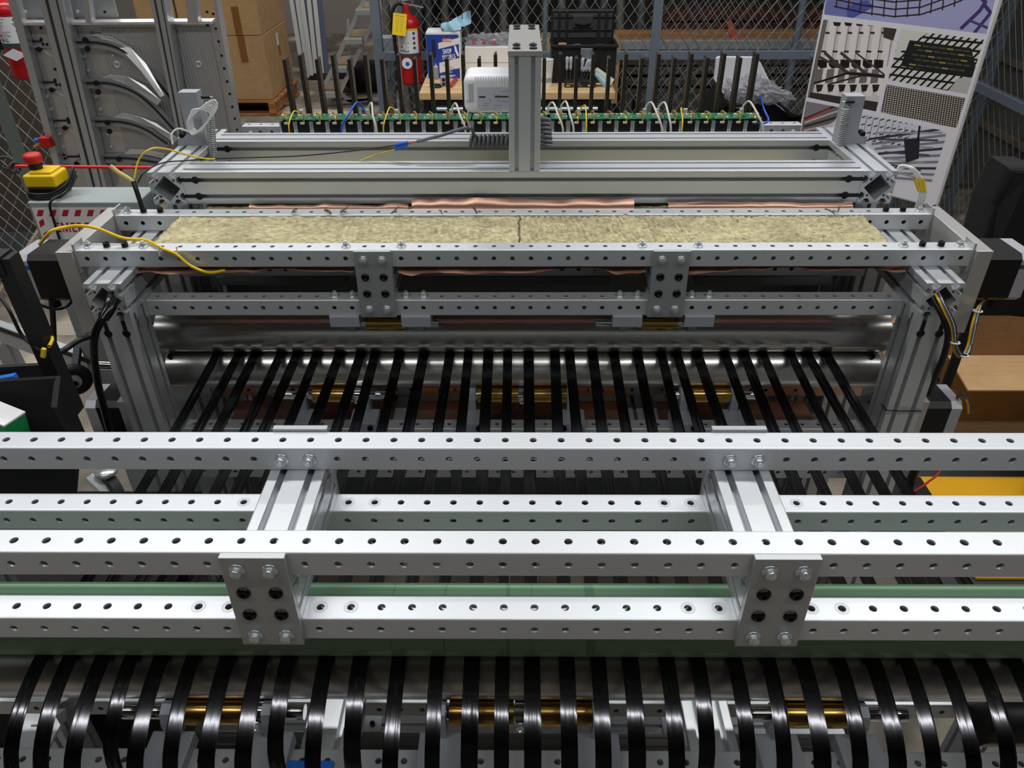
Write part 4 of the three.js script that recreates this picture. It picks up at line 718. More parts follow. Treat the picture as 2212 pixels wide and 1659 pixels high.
// ---------------------------------------------------------------- fire extinguishers
function extinguisher(pos, h, r, label, seedTag, diamond) {
  const t = thing('fire_extinguisher', label, 'extinguisher', pos);
  part(t, 'cylinder', lathe([[0, 0], [r * .9, 0], [r, 0.012], [r, h * .68], [r * .93, h * .745], [r * .7, h * .79], [r * .34, h * .815], [r * .3, h * .84], [0, h * .84]], 36), M.red);
  part(t, 'valve', mg([cyl(r * .26, h * .09, 0, h * .87, 0, 16), rb(r * .5, h * .05, r * .5, .004, 0, h * .92, 0)]), std(0xb02a2a, .4));
  part(t, 'lever', mg([bar([-.02, h * .95, 0], [r * 1.5, h * .9, 0.01], 0.02, 0.006), bar([-.02, h * .97, 0], [r * 1.35, h * 1.02, 0.01], 0.02, 0.006)]), M.zinc, null, null, 'steel squeeze handles');
  part(t, 'hose', cable([[-r * .2, h * .93, 0], [-r * .8, h * .94, .01], [-r * 1.25, h * .82, .015], [-r * 1.2, h * .5, .02], [-r * 1.1, h * .3, .02]], 0.0095, 30, 9), M.black);
  part(t, 'hose_clip', mg([cyl(r * 1.02, 0.018, 0, h * .36, 0, 36)]), M.darkGrey);
  const lab = canvasTex(256, 256, (g, w, hh) => { g.fillStyle = '#e4e6ea'; g.fillRect(0, 0, w, hh); g.fillStyle = diamond ? '#8a2a3a' : '#d8c52a'; g.fillRect(0, 0, w, 22); g.fillStyle = '#4a4d55'; for (let y = 40; y < 240; y += 14) g.fillRect(14 + (y % 3) * 4, y, 70 + hash(y, 3, 1) * 60, 5); for (let y = 40; y < 200; y += 50) { g.beginPath(); g.arc(200, y + 10, 16, 0, 7); g.fill(); } g.fillStyle = '#c23'; g.beginPath(); g.arc(60, 190, 14, 0, 7); g.fill(); g.fillStyle = '#222'; g.font = 'bold 40px sans-serif'; g.fillText(diamond ? 'A B C' : 'THINK', 20, 246); });
  part(t, 'label', new THREE.CylinderGeometry(r + .0008, r + .0008, h * .29, 28, 1, true, -1.05, 2.1).translate(0, h * .53, 0), std(0xffffff, .5, 0, { map: lab }), null, null, 'white instruction label');
  if (diamond) { const d = new THREE.CylinderGeometry(r + .0012, r + .0012, h * .12, 4, 1, true); part(t, 'badge', metreUV(flat([[-.045, 0], [0, .022], [.045, 0], [0, -.022]], 0.002).translate(0, h * .27, r + .001), 1), M.white, null, null, 'white diamond badge'); }
  else {
    part(t, 'badge', cylZ(0.028, 0.004, -.01, h * .27, r + .001, 24), M.white, null, null, 'round white badge'); part(t, 'badge_mark', cylZ(0.012, 0.005, -.008, h * .265, r + .0015, 5), M.blue);
    const tg = canvasTex(128, 192, (g, w, hh) => { g.fillStyle = '#ecc913'; g.fillRect(0, 0, w, hh); g.fillStyle = '#a8880a'; g.fillRect(18, 20, 92, 6); for (let y = 44; y < 160; y += 16) { g.fillRect(30, y, 28, 4); g.fillRect(70, y, 28, 4); } });
    part(t, 'inspection_tag', bx(0.072, 0.105, 0.0015), std(0xffffff, .6, 0, { map: tg }), [-r * .55, h * .73, r + .012], [-.2, 0, -.12], 'yellow inspection tag');
  }
  return t;
}
{ const b = onZ(889, 181, -4.5); extinguisher([b.x, b.y, -4.52], 0.425, 0.061, 'red fire extinguisher with a yellow inspection tag hanging on the wire mesh fence', 1, false); }
{ const b = onZ(70, 166, -3.2); extinguisher([b.x, b.y, -3.2], 0.345, 0.064, 'red fire extinguisher with a white diamond badge beside the slotted metal panel', 2, true); }

// ---------------------------------------------------------------- wire mesh fences
function meshPanel(parent, o, ex, w, h, y0, pitch, r, mat) {
  // straight diagonal wires in two crossing layers, clipped to the panel
  const out = [], e = P3(ex).normalize(), n = V(e.z, 0, -e.x), pt = (s, y, k) => V(o[0] + e.x * s + n.x * k, y, o[2] + e.z * s + n.z * k), sl = 1.35;
  for (let s = -h / sl; s < w + h / sl; s += pitch) for (const d of [1, -1]) {
    let s0 = s, s1 = s + d * h / sl, ya = y0, yb = y0 + h;
    if (d > 0) { if (s1 <= 0 || s0 >= w) continue; if (s0 < 0) { ya = y0 - s0 * sl; s0 = 0; } if (s1 > w) { yb = y0 + h - (s1 - w) * sl; s1 = w; } }
    else { if (s0 <= 0 || s1 >= w) continue; if (s0 > w) { ya = y0 + (s0 - w) * sl; s0 = w; } if (s1 < 0) { yb = y0 + h + s1 * sl; s1 = 0; } }
    if (yb - ya < .02) continue;
    out.push(rod(pt(s0, ya, d * r * .8), pt(s1, yb, d * r * .8), r, 4));
  }
  const m = part(parent, 'wire_mesh', mg(out), mat); m.userData.kind = 'stuff'; return m;
}
{
  const z = -4.66, xp0 = onZ(827, 200, z).x, xp1 = onZ(1404, 200, z).x, yr = onZ(1500, 118, z).y;
  const t = thing('mesh_fence', 'grey steel mesh fence with angle posts and rail behind the tool chest', 'fence', [0, 0, 0]);
  meshPanel(t, [xp0, 0, z], [1, 0, 0], xp1 - xp0, 2.4, 0.05, 0.062, 0.0022, M.fenceWire);
  meshPanel(t, [xp1, 0, z], [1, 0, 0], 1.9, 2.4, 0.05, 0.062, 0.0022, M.fenceWire);
  meshPanel(t, [xp1 + .02, 0, z - .35], [1, 0, 0], 1.9, 2.4, 0.05, 0.062, 0.0022, M.fenceWire);
  for (const x of [xp0, xp1, xp1 + 1.9]) part(t, 'post', mg([bx(0.05, 2.5, 0.008, x, 1.25, z + .024), bx(0.008, 2.5, 0.05, x + .02, 1.25, z)]), M.fencePost);
  part(t, 'mid_post', bx(0.022, 2.5, 0.02, (xp0 + xp1) / 2 + .16, 1.25, z - .03), M.fencePost);
  part(t, 'rail', rb(xp1 + 1.9 - xp0, 0.045, 0.03, 0.002, (xp0 + xp1 + 1.9) / 2, yr, z + .012), M.fencePost);
  part(t, 'far_post', cyl(0.022, 2.4, onZ(1725, 60, z - .3).x, 1.2, z - .3, 12), M.fencePost);
  for (const u of [1395, 1425, 1750]) part(t, 'rail_bolt', cylZ(0.008, 0.012, onZ(u, 118, z).x, yr, z + .03, 8), M.zinc);
  const q = thing('mesh_fence', 'side run of grey mesh fence with a sloping rail beside the poster stand', 'fence', [0, 0, 0]);
  meshPanel(q, [2.25, 0, -4.6], [0, 0, 1], 3.4, 2.2, 0.05, 0.055, 0.0022, M.cageDark);
  part(q, 'rail', bar([2.25, 0.93, -4.6], [2.25, 0.93, -1.2], 0.04, 0.04), M.fencePost);
  for (const zz of [-4.55, -2.9, -1.25]) part(q, 'post', bx(0.045, 2.3, 0.045, 2.27, 1.15, zz), M.fencePost);
  const l = thing('mesh_fence', 'dark mesh fence with a green grey post beside the fire extinguisher with the diamond badge', 'fence');
  meshPanel(l, [-4.2, 0, -3.45], [1, 0, 0], 2.2, 2.2, 0.05, 0.06, 0.0022, M.fenceWire);
  part(l, 'post', bar(onZ(-32, 130, -2.95), onZ(72, 420, -3.1), 0.05, 0.05), std(0x7c8a88, .5, .2));
  part(l, 'post', bx(0.05, 2.3, 0.05, -2.0, 1.15, -3.45), M.fencePost);
}
// dark store behind the fence
{ // sheet walls round the store; unseen decks added overhead to keep it dark
  const st = thing('store_with_added_decks', 'grey sheet walled store behind and beside the mesh fence, with unseen decks added for shade', 'store'), sm = std(0x6f6e6a, .85, .1), dk = std(0x8a7a66, .85);
  part(st, 'back_sheet', bx(4.7, 2.5, .03, 1.7, 1.25, -6.6), sm); part(st, 'end_sheet', bx(.03, 2.5, 1.9, -.66, 1.25, -5.65), sm);
  part(st, 'added_shade_deck', bx(4.9, .06, 2.0, 1.75, 2.53, -5.66), dk); part(st, 'added_side_shade_deck', bx(1.5, .06, 3.6, 3.06, 2.53, -2.85), dk);
  part(st, 'side_sheet', bx(.03, 2.5, 5.6, 3.2, 1.25, -3.85), sm); for (let k = 0; k < 5; k++) part(st, 'side_batten', bx(.04, .035, 5.5, 3.17, .35 + k * .42, -3.85), dk);
}
solo('brown_screen', 'dull brown board beyond the dark mesh fence', 'board', bx(2.6, 1.6, 0.05, -3.6, 0.8, -4.4), std(0x4a3f36, .9));
{
  const rack = (u0, v0, u1, v1, z, d, mat, label, name = 'timber_plank') => { const a = onZ(u0, v0, z), b = onZ(u1, v1, z); solo(name, label, name === 'timber_plank' ? 'plank' : 'channel', metreUV(rb(b.x - a.x, Math.max(.02, a.y - b.y), d, .003, (a.x + b.x) / 2, (a.y + b.y) / 2, z - d / 2), .6), mat); };
  rack(1420, 28, 1790, 44, -5.3, .2, M.brownPlank, 'upper dark timber plank on the store rack behind the fence');
  rack(1425, 50, 1790, 62, -5.3, .2, M.brownPlank, 'second dark timber plank on the store rack, under the orange strap');
  rack(1330, 70, 1790, 86, -5.2, .1, M.pine, 'pale timber plank on the store rack just above the fence rail');
  rack(1330, 88, 1790, 106, -5.15, .2, M.aluDull, 'grey perforated channel below the pale timber plank', 'steel_channel');
  for (const [v, i] of [[128, 0], [148, 1], [172, 2], [196, 3]]) rack(1340, v, 1790, v + 12, -5.2 + i * .04, .15, std(0x4d463f, .7, .2), ['topmost dull brown channel below the fence rail', 'second dull brown channel below the fence rail', 'third dull brown channel below the fence rail', 'lowest dull brown channel below the fence rail'][i], 'steel_channel');
  for (let k = 0; k < 14; k++) { const a = onZ(838 + k * 42, 120, -5.5); solo('grey_tube', `grey upright tube in the dark store behind the fence, ${ordinal(k)} counted from the switch box`, 'tube', rod([a.x, 0.25, -5.5], [a.x + .02 * (k % 3 - 1), 1.9, -5.8], 0.028, 10), k % 3 ? std(0x57585a, .6, .3) : std(0x6d6a60, .6, .2), null, null, 'grey tubes behind the fence'); }
  solo('orange_strap', 'faded orange strap hanging over the timber planks behind the fence', 'strap', poly(frameOn([0, 1, -5.199], [1, 0, 0], [0, 1, 0]), [[1568, 46], [1580, 44], [1598, 98], [1585, 98]], .006), M.orange);
  solo('tan_box', 'tan cardboard carton on the floor side of the store, behind the open tool box', 'carton', (() => { const a = onZ(1170, 90, -5.0), b = onZ(1340, 112, -5.0); return metreUV(bx(b.x - a.x, a.y - b.y + .3, .3, (a.x + b.x) / 2, (a.y + b.y) / 2 - .15, -5.15), .5); })(), M.card);
}
// disconnect box on the fence
{
  const a = onZ(808, 82, -4.75), b = onZ(858, 196, -4.75), t = thing('switch_box', 'grey metal electrical switch box with a round dial, behind the red extinguisher', 'switch box', [(a.x + b.x) / 2, 0, -4.8]), w = b.x - a.x, ym = onZ(830, 113, -4.75).y;
  part(t, 'upper_cover', rb(w, a.y - ym, 0.1, .004, 0, (a.y + ym) / 2, 0), M.greyCabinet); part(t, 'lower_body', rb(w * .96, ym - b.y, 0.12, .004, 0, (b.y + ym) / 2, 0), std(0x727a84, .5, .2));
  part(t, 'door', rb(w * .6, (ym - b.y) * .62, .006, .002, -.01, (b.y + ym) / 2 + .02, .061), std(0x848c95, .5, .2)); part(t, 'dial', cylZ(0.022, .012, -.012, ym - .055, .066), M.darkGrey); part(t, 'dial_face', cylZ(0.012, .014, -.012, ym - .055, .067), M.zinc);
}

// ---------------------------------------------------------------- tool chest with wooden top and the things on it
const CT = 0.95;
const film = phys(0xe9e9ec, 0.12, 0, { transmission: 0.8, thickness: 0, side: THREE.DoubleSide, flatShading: true });
function crumple(w, h, d, x, y, z, sd) {       // crushed plastic film
  const g = new THREE.IcosahedronGeometry(1, 7), q = g.attributes.position;
  for (let i = 0; i < q.count; i++) { const a = q.getX(i), b = q.getY(i), c = q.getZ(i), k = .72 + .55 * Math.abs(fbm(a * 3 + b * 2 + 40 + sd, c * 3 - b * 2 + 40, 4096, 101 + sd, 3) - .5) * 3 - .25 * Math.abs(vnoise(a * 7 + 60, b * 7 + c * 4 + 60, 4096, 105 + sd) - .5); q.setXYZ(i, a * k * w / 2 + x, b * k * h / 2 + y, c * k * d / 2 + z); }
  g.computeVertexNormals(); return g;
}
{
  const a = onY(905, 200, CT), b = onY(1330, 200, CT), w = b.x - a.x, xm = (a.x + b.x) / 2, d = 0.46, zc = a.z - d / 2;
  const t = thing('tool_chest', 'black tool chest on wheels with a thick wooden top, in front of the mesh fence', 'tool chest', [xm, 0, zc]);
  part(t, 'wooden_top', metreUV(rb(w, 0.035, d, 0.004, 0, CT - .0175, 0), .6), M.bench);
  part(t, 'body', rb(w - .03, 0.8, d - .03, .006, 0, CT - .435, 0), M.black);
  for (let k = 0; k < 5; k++) { const y = CT - .11 - k * .15; const dr = part(t, 'drawer', rb(w - .09, .135, .012, .003, 0, y, d / 2 - .012), M.blackGloss); part(dr, 'handle', cylX(0.009, w - .16, 0, y + .035, d / 2 + .006, 16), M.aluProfile, null, null, 'bright round drawer pull'); }
  const me = canvasTex(128, 64, (g, W, H) => { g.fillStyle = '#0a0a0b'; g.fillRect(0, 0, W, H); g.fillStyle = '#b9bac0'; g.font = 'italic bold 54px sans-serif'; g.fillText('ME', 8, 52); });
  const mp = onZ(1270, 210, a.z); part(t, 'lettering', bx(0.055, 0.026, 0.002, mp.x - xm, CT - .056, d / 2 - .0135), std(0xffffff, .4, 0, { map: me }), null, null, 'light grey lettering');
  for (const s of [-1, 1]) for (const q of [-1, 1]) part(t, 'wheel', cylX(0.05, .03, s * (w / 2 - .08), .05, q * (d / 2 - .08)), M.black);
  // towel box
  const p0 = onZ(919, 70, -4.1), p1 = onZ(997, 168, -4.1), bw = p1.x - p0.x, bh = p0.y - CT;
  const tb = thing('shop_towel_box', 'blue and white shop towel box with a red name patch on the tool chest', 'box', [(p0.x + p1.x) / 2, CT, -4.165]);
  const tt = canvasTex(512, 640, (g, W, H) => {
    g.fillStyle = '#23409c'; g.fillRect(0, 0, W, H); g.fillStyle = '#e9e6e6'; g.fillRect(W - 18, 0, 18, H);
    const band = (y, h) => { g.beginPath(); g.moveTo(180, y); g.lineTo(W, y - 78); g.lineTo(W, y - 78 + h); g.lineTo(180, y + h); g.fill(); }; band(120, 88); band(410, 150);
    g.fillStyle = '#c22b3a'; g.fillRect(245, 52, 140, 52); g.fillStyle = '#fff'; g.font = 'bold 46px sans-serif'; g.fillText('ULINE', 250, 95);
    g.save(); g.translate(240, 282); g.rotate(-.12); g.scale(.56, 1); g.font = 'bold 96px sans-serif'; g.fillText('SHOP', 10, 0); g.fillText('TOWELS', -30, 88); g.restore();
    g.beginPath(); g.moveTo(418, 150); g.lineTo(450, 170); g.lineTo(470, 250); g.lineTo(492, 300); g.lineTo(470, 316); g.lineTo(432, 240); g.lineTo(428, 200); g.fill();
    g.fillStyle = '#0d1c56'; g.beginPath(); g.roundRect ? g.roundRect(88, 90, 46, 250, 23) : g.rect(88, 90, 46, 250); g.fill();
    g.fillStyle = '#c04a50'; for (let k = 0; k < 4; k++) { g.save(); g.translate(250 + k * 6, 440 + k * 24); g.rotate(-.1); g.fillRect(k * 8 - 10, 0, 90 + k * 22, 8); g.restore(); }
    g.fillStyle = '#e9e6e6'; g.fillRect(120, 420, 14, 30); g.fillRect(98, 452, 56, 10); g.fillRect(330, 540, 40, 12); g.fillRect(280, 590, 140, 14); g.fillRect(320, 612, 60, 10);
  });
  part(tb, 'carton', rb(bw, bh, 0.13, .002, 0, bh / 2, 0), M.white); part(tb, 'front_print', bx(bw - .002, bh - .012, .0012, 0, bh / 2 - .004, .0654), std(0xffffff, .5, 0, { map: tt }));
  part(tb, 'hand_slot', bx(.018, bh * .38, .002, -bw * .28, bh * .66, .0658), std(0x101a44, .8));
  const mk = thing('face_mask', 'pale blue face mask with black ear loops crumpled on the shop towel box', 'mask');
  const FM = frameOn([0, 0, -4.1], [1, 0, 0], [0, 1, 0]);
  const mb = new THREE.PlaneGeometry(1, 1, 16, 10), mpz = mb.attributes.position, c0 = [onZ(952, 64, -4.12), onZ(1012, 34, -4.12), onZ(1012, 64, -4.12)];
  for (let i = 0; i < mpz.count; i++) { const u = mpz.getX(i) + .5, v = mpz.getY(i) + .5, L = onZ(953 + u * 64, 66 - u * 10 - v * (16 + u * 14) + 3 * Math.sin(u * 5), -4.12); mpz.setXYZ(i, L.x, L.y, -4.12 + .02 * Math.sin(u * 4 + v * 2) + .012 * Math.sin(u * 17 + v * 3)); }
  mb.computeVertexNormals(); part(mk, 'mask_sheet', mg([mb, mb.clone().translate(0, .001, -.003)]), M.maskBlue);
  for (const [u, v, u2, v2] of [[952, 52, 956, 66], [998, 30, 999, 42]]) part(mk, 'ear_loop', rod(onZ(u, v, -4.1), onZ(u2, v2, -4.1), .0022, 6), M.black);
  const sg = thing('safety_glasses', 'dark safety glasses lying behind the face mask on the shop towel box', 'glasses'); const gp = onZ(950, 48, -4.18);
  part(sg, 'frame', mg([new THREE.TorusGeometry(.018, .003, 6, 16).scale(1.4, .8, 1).translate(gp.x, gp.y + .0, -4.18), cable([[gp.x + .02, gp.y + .008, -4.18], [gp.x + .05, gp.y + .012, -4.19], [gp.x + .09, gp.y + .012, -4.2]], .003, 10, 6)]), std(0x2b2126, .3));
  // white carton with bubble wrap
  const q0 = onZ(1004, 102, -4.13), q1 = onZ(1168, 168, -4.13), cw = q1.x - q0.x, ch = q0.y - CT, wc = thing('white_carton', 'plain white carton with clear bubble wrap on top, beside the shop towel box', 'carton', [(q0.x + q1.x) / 2, CT, -4.2]);
  part(wc, 'carton_body', rb(cw, ch, .14, .002, 0, ch / 2, 0), M.white); part(wc, 'tape_line', bx(cw, .002, .0015, 0, ch * .5, .0705), std(0xb9bbbd, .6));
  const bwr = thing('bubble_wrap', 'crumpled clear bubble wrap with red print lying on the white carton', 'wrap', [wc.position.x, CT + ch, -4.2]);
  for (let k = 0; k < 3; k++) part(bwr, 'film_fold', crumple(cw * .5, .06, .12, (k - 1) * cw * .27, .024, 0, k), film);
  for (let k = 0; k < 3; k++) part(bwr, 'red_print', bx(.02, .014, .002, -cw * .38 + k * .05, .018, .062), std(0xb8504a, .6));
  const cp = onZ(1180, 190, -3.9); const cup = thing('paper_cup', 'white paper cup beside the centre post on the tool chest', 'cup', [cp.x, CT, -3.95]); part(cup, 'cup', lathe([[0, .002], [.026, .002], [.026, 0], [.034, .118], [.036, .12], [.0345, .12], [.026, .006], [0, .006]], 28), M.white); part(cup, 'band', cyl(.0285, .02, 0, .03, 0, 28, .0298), M.greyCabinet);
  // tool box, open
  const tx0 = onZ(1192, 97, -4.0), tx1 = onZ(1328, 176, -4.0), tw = tx1.x - tx0.x, th = tx0.y - CT, bxm = (tx0.x + tx1.x) / 2, dk = std(0x1a1a1d, .5), dk2 = std(0x37373c, .5);
  const ob = thing('tool_box', 'open black plastic tool box with its ribbed lid standing up, on the tool chest', 'tool box', [bxm, CT, -4.08]);
  const wallG = [bx(tw, th, .008, 0, th / 2, .076), bx(tw, th, .008, 0, th / 2, -.076), bx(.008, th, .15, -tw / 2 + .004, th / 2, 0), bx(.008, th, .15, tw / 2 - .004, th / 2, 0), bx(tw, .008, .15, 0, .004, 0)];
  part(ob, 'tray_body', mg(wallG), M.black); part(ob, 'rim', mg([rb(tw + .014, .014, .01, .003, 0, th - .006, .082), rb(.012, .014, .16, .003, -tw / 2, th - .006, 0), rb(.012, .014, .16, .003, tw / 2, th - .006, 0)]), dk);
  const l0 = onZ(1192, 20, -4.17), l1 = onZ(1328, 93, -4.17), lh = l0.y - l1.y, ly = l1.y - CT, lid = part(ob, 'lid', rb(tw, lh, .02, .01, 0, ly + lh / 2, -.1), M.black);
  part(lid, 'lid_liner', rb(tw - .022, lh - .03, .006, .003, 0, ly + lh / 2 - .004, -.088), dk2);
  for (const x of [-.37, -.25, .25, .37]) part(lid, 'lid_rib', rb(.012, lh - .02, .012, .002, x * tw, ly + lh / 2, -.086), dk); for (const y of [.18, .4, .78]) part(lid, 'lid_rib', rb(tw - .02, .006, .012, .002, 0, ly + lh * y, -.086), M.black);
  part(lid, 'grip_recess', rb(tw * .32, lh * .38, .008, .004, 0, ly + lh * .64, -.083), dk2); part(lid, 'grip', cable([[-tw * .12, ly + lh * .6, -.076], [0, ly + lh * .56, -.074], [tw * .12, ly + lh * .6, -.076]], .006, 14, 7), M.blackMatte);
  part(ob, 'latch', mg([rb(.05, .05, .006, .003, .012, th - .04, .084), bx(.006, .03, .01, -.014, th - .028, .086), bx(.006, .03, .01, .036, th - .028, .086)]), std(0x8f959b, .4, .5));
  const toolAt = (u, v, geo, mat, name, label, cat, grp, z = -4.08) => { const p = onZ(u, v, z); solo(name, label, cat, geo.translate ? geo.translate(p.x, p.y, z) : geo, mat, null, null, grp); };
  toolAt(1215, 98, lathe([[.02, -.012], [.022, 0], [.02, .01], [0, .012]], 18), std(0xb07a58, .5), 'tape_roll', 'brown tape roll in the open tool box', 'tape');
  toolAt(1240, 100, rb(.062, .014, .03, .003).rotateZ(.08), std(0x8a867e, .7), 'wire_brush', 'grey wire brush lying across the open tool box', 'brush');
  toolAt(1264, 107, flat([[-.03, -.006], [.028, -.006], [.028, .012]], .02), std(0xe0332c, .4), 'red_wedge', 'bright red plastic wedge in the open tool box', 'wedge');
  toolAt(1296, 105, new THREE.SphereGeometry(.038, 20, 14).scale(1, .7, .8), M.black, 'black_pouch', 'rounded black pouch at the end of the open tool box', 'pouch');
  const sd = [[1225, 137, 0], [1233, 137, 0], [1258, 140, .05], [1266, 142, .4], [1272, 141, .4], [1278, 141, .4]];
  let sdn = 0;
  for (const [u, v, r] of sd) { const on = ordinal(sdn++); const p = onZ(u, v, -3.99), s = thing('screwdriver', r > .2 ? `tilted grey handled screwdriver on the tool box front, ${on} in the row from the cup` : `upright grey handled screwdriver on the tool box front, ${on} in the row from the cup`, 'screwdriver', [p.x, p.y, -3.99], r > .2 ? 'tilted screwdrivers' : 'upright screwdrivers'); s.rotation.z = -r; part(s, 'handle', lathe([[0, -.03], [.005, -.03], [.0075, -.015], [.006, -.005], [.0085, .012], [.0085, .024], [.006, .03], [0, .032]], 14), std(0xb4b8c6, .4)); part(s, 'shank', cyl(.0025, .05, 0, -.055, 0, 8), M.darkGrey); }
  const tl = canvasTex(256, 64, (g, W, H) => { g.fillStyle = '#16150f'; g.fillRect(0, 0, W, H); g.fillStyle = '#9db52a'; g.fillRect(10, 36, 36, 18); g.fillStyle = '#ddd'; g.font = '16px sans-serif'; g.fillText('SCREWDRIVERS', 14, 26); g.fillText('7 PIECE SET', 60, 52); g.beginPath(); g.arc(200, 44, 10, 0, 7); g.fill(); g.fillStyle = '#c33'; g.fillRect(214, 36, 34, 16); });
  const sp = onZ(1252, 184, -3.95), st = thing('driver_tray', 'black screwdriver set tray with a printed label in front of the tool box', 'tray', [sp.x, CT, -3.93]); part(st, 'tray', rb(.15, .03, .05, .002, 0, .015, 0), M.black); part(st, 'label', bx(.148, .024, .001, 0, .014, .0255), std(0xffffff, .5, 0, { map: tl }));
  const rl = onZ(1302, 165, -3.93), rv = thing('paper_roll', 'rolled pale green paper with a blue inside leaning on the tool box', 'roll', [rl.x, rl.y, -3.93]); part(rv, 'roll', mg([new THREE.CylinderGeometry(.028, .012, .1, 20, 1, true).rotateZ(-2.3)]), std(0xb9bfab, .8, 0, { side: THREE.DoubleSide })); part(rv, 'inner', mg([new THREE.CylinderGeometry(.024, .01, .09, 20, 1, true).rotateZ(-2.3).translate(-.004, -.012, .006)]), M.maskBlue);
  // small bits on the wood top, nearer the extinguisher
  toolAt(942, 158, rb(.022, .06, .012, .003), M.aluDull, 'aluminium_tab', 'upright rounded aluminium tab on the tool chest', 'bracket', null, -3.98);
  { const p = onZ(959, 178, -3.93), g = thing('two_hole_block', 'small aluminium block with two black holes on the tool chest', 'block', [p.x, CT, -3.93]); part(g, 'block', rb(.032, .05, .02, .002, 0, .025, 0), M.aluDull); for (const y of [.014, .034]) part(g, 'hole', cylZ(.008, .002, 0, y, .0105, 16), M.black); }
  { const p = onY(942, 188, CT); solo('black_ring', 'flat black rubber ring on the tool chest', 'ring', new THREE.TorusGeometry(.026, .005, 8, 24).rotateX(Math.PI / 2), M.black, [p.x, CT + .006, p.z]); }
  { const a2 = onY(972, 190, CT), b2 = onY(986, 174, CT); solo('red_knife', 'red handled folding knife on the tool chest', 'knife', bar([a2.x, CT + .008, a2.z], [b2.x, CT + .008, b2.z], .016, .014), std(0xb3202a, .4)); }
  { const p = onY(1004, 178, CT); solo('grey_tab', 'grey upright metal tab beside the white carton', 'bracket', rb(.022, .06, .01, .003), M.aluDull, [p.x, CT + .03, p.z - .03]); }
}

